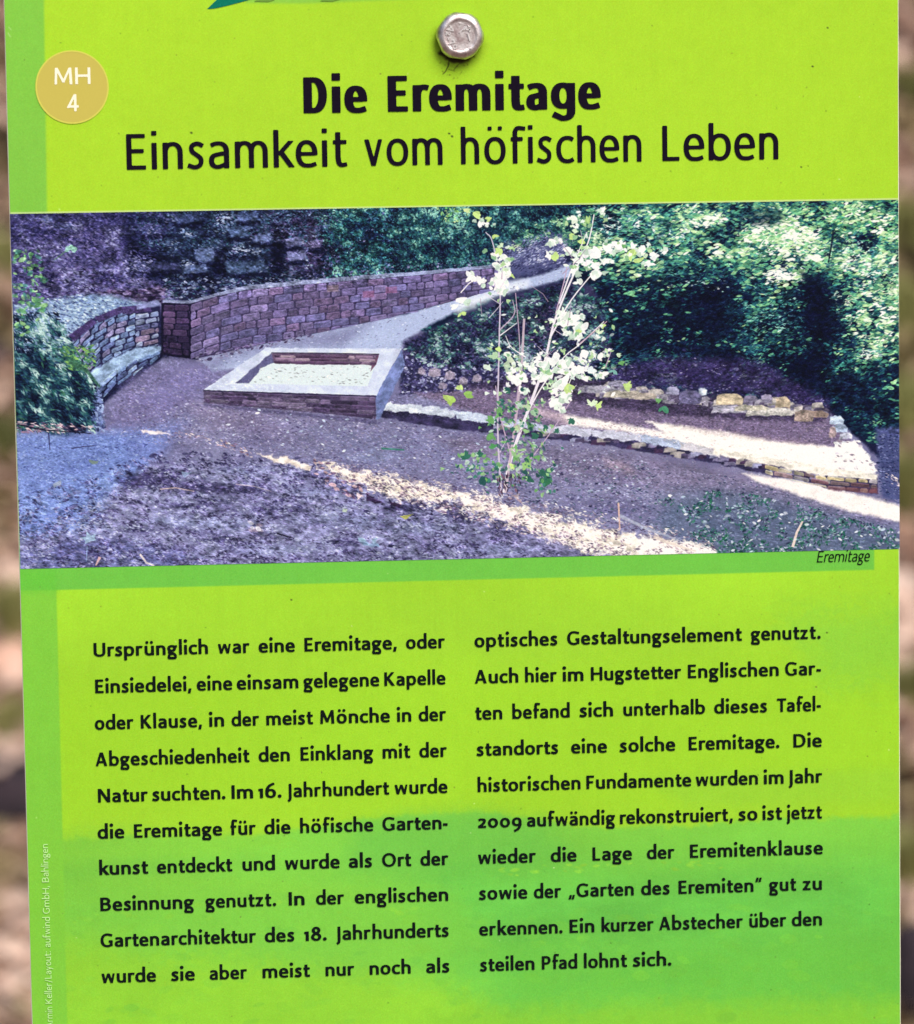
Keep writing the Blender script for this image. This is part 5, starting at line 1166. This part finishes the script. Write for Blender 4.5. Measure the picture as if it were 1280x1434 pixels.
def bar(x0, z0, x1, z1, w, y0=-.0047, y1=-.0053):
    dx, dz = x1 - x0, z1 - z0; L = math.hypot(dx, dz); nx, nz = -dz / L * w / 2, dx / L * w / 2
    b_ = len(V)
    for y, k in ((y0, 1.2), (y1, .7)):
        for s_, (px_, pz_) in ((1, (x0, z0)), (-1, (x0, z0)), (-1, (x1, z1)), (1, (x1, z1))):
            V.append((px_ + nx * s_ * k, y, pz_ + nz * s_ * k))
    Fc.extend([[b_ + 4, b_ + 5, b_ + 6, b_ + 7], [b_, b_ + 1, b_ + 5, b_ + 4], [b_ + 1, b_ + 2, b_ + 6, b_ + 5], [b_ + 2, b_ + 3, b_ + 7, b_ + 6], [b_ + 3, b_, b_ + 4, b_ + 7]])
k = .00023 / 8                                            # the mark as read off the enlarged picture
for (xa, ya, xb, yb, w) in [(700, 350, 745, 300, 24), (735, 300, 775, 320, 20), (725, 345, 775, 345, 22), (765, 330, 770, 375, 18), (655, 380, 690, 345, 16), (745, 385, 770, 470, 18), (655, 270, 668, 280, 14), (760, 552, 782, 552, 14)]:
    bar((xa - 668) * k, -(ya - 410) * k, (xb - 668) * k, -(yb - 410) * k, w * k)
mesh_obj("maker_mark", V, Fc, m_bright, bolt)

# ---------------------------------------------------------------- the post behind it
m_post, t, b = principled("grey_weathered_wood", (.22, .17, .13), .85)
w1 = t.nodes.new("ShaderNodeTexWave"); w1.inputs['Scale'].default_value = 30; w1.inputs['Distortion'].default_value = 6; w1.inputs['Detail'].default_value = 3
mp = t.nodes.new("ShaderNodeMapping"); mp.inputs['Scale'].default_value = (1, 1, .06); tc = t.nodes.new("ShaderNodeTexCoord")
t.links.new(tc.outputs['Object'], mp.inputs[0]); t.links.new(mp.outputs[0], w1.inputs['Vector'])
cr = t.nodes.new("ShaderNodeValToRGB"); cr.color_ramp.elements[0].color = (.12, .09, .07, 1); cr.color_ramp.elements[1].color = (.28, .22, .17, 1)
t.links.new(w1.outputs['Color'], cr.inputs[0]); t.links.new(cr.outputs[0], b.inputs['Base Color'])
bm = bmesh.new(); bmesh.ops.create_cube(bm, size=1)
bmesh.ops.scale(bm, vec=(.09, .07, 1.72), verts=bm.verts); bmesh.ops.bevel(bm, geom=bm.edges[:], offset=.006, segments=2, affect='EDGES')
me = bpy.data.meshes.new("sign_post"); bm.to_mesh(me); bm.free(); me.materials.append(m_post)
post = bpy.data.objects.new("sign_post", me); COL.objects.link(post); post.location = (bx, TH + .0352, 1.72 / 2 - .1)
post['label'] = "square wooden post standing behind the green board"; post['category'] = "post"

# ---------------------------------------------------------------- the wooded bank far out of focus behind
def bank_h(x, y):
    return max(0.0, (y - .9)) * .62 + .05 * mnoise.noise(Vector((x * 1.3, y * 1.3, 0))) + .02 * mnoise.noise(Vector((x * 6, y * 6, 3)))
def on_bank(px, py):
    d = ray(px, py); t_ = 1.4
    for _ in range(4000):
        p = CAM_LOC + d * t_
        if p[2] <= bank_h(p[0], p[1]): break
        t_ += .004
    return p
m_soil, t, b = principled("leaf_mould", rough=.95)
tc = t.nodes.new("ShaderNodeTexCoord"); n1 = t.nodes.new("ShaderNodeTexNoise"); n1.inputs['Scale'].default_value = 7; n1.inputs['Detail'].default_value = 8; n1.inputs['Roughness'].default_value = .65
t.links.new(tc.outputs['Object'], n1.inputs['Vector'])
cr = t.nodes.new("ShaderNodeValToRGB"); e = cr.color_ramp.elements
e[0].position = .34; e[0].color = (.05, .025, .03, 1); e[1].position = .70; e[1].color = (.42, .27, .20, 1)
e2 = e.new(.50); e2.color = (.20, .12, .10, 1)
t.links.new(n1.outputs[0], cr.inputs[0]); t.links.new(cr.outputs[0], b.inputs['Base Color'])
V = []; Fc = []; nx, ny = 70, 90
for j in range(ny + 1):
    for i in range(nx + 1):
        x = -9 + 18 * i / nx; y = -4 + 18 * (j / ny) ** 1.0
        V.append((x, y, bank_h(x, y)))
for j in range(ny):
    for i in range(nx):
        a = j * (nx + 1) + i; Fc.append([a, a + 1, a + nx + 2, a + nx + 1])
g = mesh_obj("ground", V, Fc, m_soil, None, True); g['kind'] = "structure"

def litter_mat(name, stops, rough=.8):
    m, t, b = principled(name, rough=rough, spec=.3)
    at = t.nodes.new("ShaderNodeAttribute"); at.attribute_name = "shade"
    cr = t.nodes.new("ShaderNodeValToRGB"); cr.color_ramp.interpolation = 'LINEAR'
    e = cr.color_ramp.elements
    e[0].position, e[0].color = stops[0][0], (*stops[0][1], 1); e[1].position, e[1].color = stops[-1][0], (*stops[-1][1], 1)
    for p_, c_ in stops[1:-1]: q_ = e.new(p_); q_.color = (*c_, 1)
    t.links.new(at.outputs['Fac'], cr.inputs[0]); t.links.new(cr.outputs[0], b.inputs['Base Color'])
    return m
m_leaf = litter_mat("dead_leaves", [(0, (.07, .05, .035)), (.25, (.22, .17, .09)), (.45, (.40, .32, .18)), (.62, (.52, .36, .29)), (.82, (.60, .44, .36)), (1, (.74, .57, .48))])
m_green = litter_mat("green_blades", [(0, (.04, .06, .02)), (.5, (.27, .28, .10)), (1, (.44, .44, .17))])
rg = random.Random(9)
def leaf_quads(V, Fc, S, c, size, up=.6, shade=None):
    """one curled leaf of six faces"""
    a = rg.uniform(0, 6.28); tilt = rg.uniform(-up, up); roll = rg.uniform(-up, up)
    R = Matrix.Rotation(a, 3, 'Z') @ Matrix.Rotation(tilt, 3, 'X') @ Matrix.Rotation(roll, 3, 'Y')
    L = size; W = size * rg.uniform(.35, .6); curl = rg.uniform(.05, .3) * size
    P = [(-L / 2, 0, 0), (-L / 5, -W / 2, curl), (-L / 5, W / 2, curl), (L / 5, -W / 2, curl * .8), (L / 5, W / 2, curl * .8), (L / 2, 0, curl * .4), (-L / 5, 0, 0), (L / 5, 0, 0)]
    b0 = len(V)
    for p in P: V.append(tuple(Vector(c) + R @ Vector(p)))
    for f in ([0, 1, 6], [0, 6, 2], [1, 3, 7, 6], [2, 6, 7, 4], [3, 5, 7], [4, 7, 5]): Fc.append([b0 + q for q in f]); S.append(rg.random() if shade is None else shade)
def face_attr(o, S):
    at = o.data.attributes.new("shade", 'FLOAT', 'FACE'); at.data.foreach_set("value", S)
V, Fc, S = [], [], []
for side, (xa, xb), n in ((0, (-60, 60), 900), (1, (1220, 1340), 900), (2, (60, 1220), 260)):
    for k_ in range(n):
        px_, py_ = rg.uniform(xa, xb), rg.uniform(-80, 1520)
        p = on_bank(px_, py_)
        leaf_quads(V, Fc, S, (p[0], p[1], p[2] + rg.uniform(0, .02)), rg.uniform(.03, .07), .7, min(1, max(0, rg.gauss(.62, .12) + 1.0 * mnoise.noise(Vector((p[0] * 9, p[1] * 7, 2))))))
for k_ in range(2600):
    x, y = rg.uniform(-2.5, 2.5), rg.uniform(.8, 5.5)
    leaf_quads(V, Fc, S, (x, y, bank_h(x, y) + .012), rg.uniform(.04, .08), .6)
o = mesh_obj("leaf_litter", V, Fc, m_leaf); face_attr(o, S); o['kind'] = "stuff"

def tuft(px_, py_, rad, n, label, lum=.6, hgt=.07):
    p = on_bank(px_, py_); V, Fc, S = [], [], []
    for k_ in range(n):
        a, r = rg.uniform(0, 6.28), rad * math.sqrt(rg.random()) * .8
        bxx, byy = r * math.cos(a), r * math.sin(a); h = rg.uniform(.5, 1) * hgt; la = rg.uniform(0, 6.28); ln = rg.uniform(.1, .6) * h
        w = rg.uniform(.003, .006); nx_, ny_ = -math.sin(la) * w, math.cos(la) * w; b0 = len(V)
        zz = bank_h(p[0] + bxx, p[1] + byy) - p[2] - .004
        for t_ in (0, .5, 1):
            cx_, cy_, cz_ = bxx + math.cos(la) * ln * t_ * t_, byy + math.sin(la) * ln * t_ * t_, zz + h * t_
            ww = 1 - t_ * .85
            V += [(cx_ - nx_ * ww, cy_ - ny_ * ww, cz_), (cx_ + nx_ * ww, cy_ + ny_ * ww, cz_)]
        for q in (0, 2): Fc.append([b0 + q, b0 + q + 1, b0 + q + 3, b0 + q + 2]); S.append(min(1, max(0, rg.gauss(lum, .2))))
    o = mesh_obj("grass_tuft", V, Fc, m_green); face_attr(o, S); o.location = p
    o['label'] = label; o['category'] = "grass tuft"
    return o
LT = "blurred grass tuft "
tuft(14, 660, .022, 160, LT + "beside the printed photo's lower left side", .25)
tuft(22, 905, .022, 260, LT + "left of the board, just below the printed photo", .75)
tuft(18, 1045, .020, 220, LT + "left of the fourth text line", .9, .05)
tuft(10, 400, .030, 170, LT + "beside the upper left corner of the printed photo", .7)
tuft(1272, 355, .035, 300, LT + "beside the upper right corner of the printed photo", .7)
tuft(1274, 610, .035, 300, LT + "right of the printed terrace wall end", .7)
tuft(1274, 1010, .02, 180, LT + "right of the third text line", .5)
tuft(1268, 480, .04, 420, LT + "right of the printed undergrowth", .8)
tuft(1270, 720, .03, 300, LT + "right of the printed path's sunlit end", .6)
tuft(1274, 160, .025, 200, LT + "right of the bold heading", .4)
tuft(1276, 1260, .02, 200, LT + "right of the eighth text line", .6)

def stone_mat(name, c0, c1):
    m, t, b = principled(name, rough=.9)
    n = t.nodes.new("ShaderNodeTexNoise"); n.inputs['Scale'].default_value = 40; n.inputs['Detail'].default_value = 6
    g = t.nodes.new("ShaderNodeTexCoord"); t.links.new(g.outputs['Object'], n.inputs['Vector'])
    cr = t.nodes.new("ShaderNodeValToRGB"); cr.color_ramp.elements[0].position = .35; cr.color_ramp.elements[1].position = .65
    cr.color_ramp.elements[0].color = (*c0, 1); cr.color_ramp.elements[1].color = (*c1, 1)
    t.links.new(n.outputs[0], cr.inputs[0]); t.links.new(cr.outputs[0], b.inputs['Base Color'])
    return m
def stone(px_, py_, size, sq, mat, label, seed):
    p = on_bank(px_, py_)
    bm = bmesh.new(); bmesh.ops.create_icosphere(bm, subdivisions=3, radius=1)
    for v_ in bm.verts:
        c = v_.co.copy(); k_ = 1 + .28 * mnoise.noise(c * 1.3 + Vector((seed, 0, 0))) + .08 * mnoise.noise(c * 4)
        v_.co = Vector((c.x * size[0], c.y * size[1], c.z * size[2])) * k_
    me = bpy.data.meshes.new("stone"); bm.to_mesh(me); bm.free(); me.materials.append(mat)
    me.polygons.foreach_set('use_smooth', [True] * len(me.polygons))
    o = bpy.data.objects.new("stone", me); COL.objects.link(o); o.location = (p[0], p[1], p[2] + size[2] * .3)
    o['label'] = label; o['category'] = "stone"
m_dstone = stone_mat("dark_patch_stone", (.012, .008, .014), (.04, .025, .035)); m_pstone = stone_mat("pale_sandstone", (.58, .34, .25), (.74, .48, .38))  # near-black stones added to stand in for the bank's shaded hollows and dark patches
stone(-4, 1145, (.055, .04, .050), 1, m_dstone, "added dark blurred stone standing in for a shaded hollow, crossed by a pale stick, left of the board", 2)
stone(6, 960, (.036, .03, .034), 1, m_pstone, "pale pinkish blurred stone left of the second text line", 5)
stone(1288, 1395, (.036, .04, .052), 1, m_dstone, "dark blurred stone at the board's lower right edge", 9)
stone(-6, 520, (.018, .03, .028), 1, m_dstone, "dark blurred stone left of the printed photo's ferns", 12)
stone(1288, 262, (.012, .02, .010), 1, m_dstone, "small dark blurred stone added for a dark patch right of the subheading", 15)
m_bark, t, b = principled("pale_bark", (.48, .36, .30), .8)
n1 = t.nodes.new("ShaderNodeTexNoise"); n1.inputs['Scale'].default_value = 60
cr = t.nodes.new("ShaderNodeValToRGB"); cr.color_ramp.elements[0].color = (.24, .17, .15, 1); cr.color_ramp.elements[1].color = (.68, .52, .44, 1)
t.links.new(n1.outputs[0], cr.inputs[0]); t.links.new(cr.outputs[0], b.inputs['Base Color'])
def twig(P, r, label, lift=.02):
    """a fallen stick over the given places of the bank, with a side shoot"""
    W = []
    for q in P:
        p = on_bank(*q); W.append(Vector((p[0], p[1], p[2] + lift)))
    base = W[0].copy(); V, Fc = [], []
    def tube(Q, ra, rb):
        b0 = len(V); n = len(Q)
        for i, c in enumerate(Q):
            d = (Q[min(i + 1, n - 1)] - Q[max(i - 1, 0)]).normalized(); u_ = d.orthogonal().normalized(); v_ = d.cross(u_)
            rr = ra + (rb - ra) * i / (n - 1)
            for q in range(8):
                a = q * math.pi / 4; V.append(tuple(c - base + (u_ * math.cos(a) + v_ * math.sin(a)) * rr * (1 + .15 * mnoise.noise(c * 90))))
        for i in range(n - 1):
            for q in range(8): Fc.append([b0 + i * 8 + q, b0 + i * 8 + (q + 1) % 8, b0 + (i + 1) * 8 + (q + 1) % 8, b0 + (i + 1) * 8 + q])
        Fc.append([b0 + q for q in range(8)][::-1]); Fc.append([b0 + (n - 1) * 8 + q for q in range(8)])
    Q = []
    for i in range(len(W) - 1):
        for k_ in range(5): Q.append(W[i].lerp(W[i + 1], k_ / 5) + Vector((0, 0, .004 * math.sin(i * 5 + k_ * 1.3))))
    Q.append(W[-1]); tube(Q, r, r * .55)
    s0 = Q[len(Q) // 2]; tube([s0, s0 + Vector((.03, .02, .03)), s0 + Vector((.05, .03, .07))], r * .5, r * .25)
    o = mesh_obj("fallen_branch", V, Fc, m_bark, None, True); o.location = base; o['label'] = label; o['category'] = "branch"; o['group'] = "fallen sticks on the bank"
twig([(-60, 1194), (5, 1182), (50, 1164), (120, 1140)], .005, "pale blurred stick crossing the added dark stone left of the board", .075)
twig([(-50, 1420), (0, 1362), (40, 1300), (90, 1240)], .008, "thick pale blurred stick rising to the board's lower left edge")
twig([(-40, 120), (4, 88), (40, 70), (80, 50)], .004, "thin blurred stick beside the ochre badge")
twig([(-30, 720), (10, 680), (40, 650), (90, 620)], .006, "pale blurred stick beside the lower half of the printed photo")
twig([(1250, 1420), (1272, 1370), (1300, 1330), (1330, 1300)], .006, "blurred stick at the board's lower right edge")
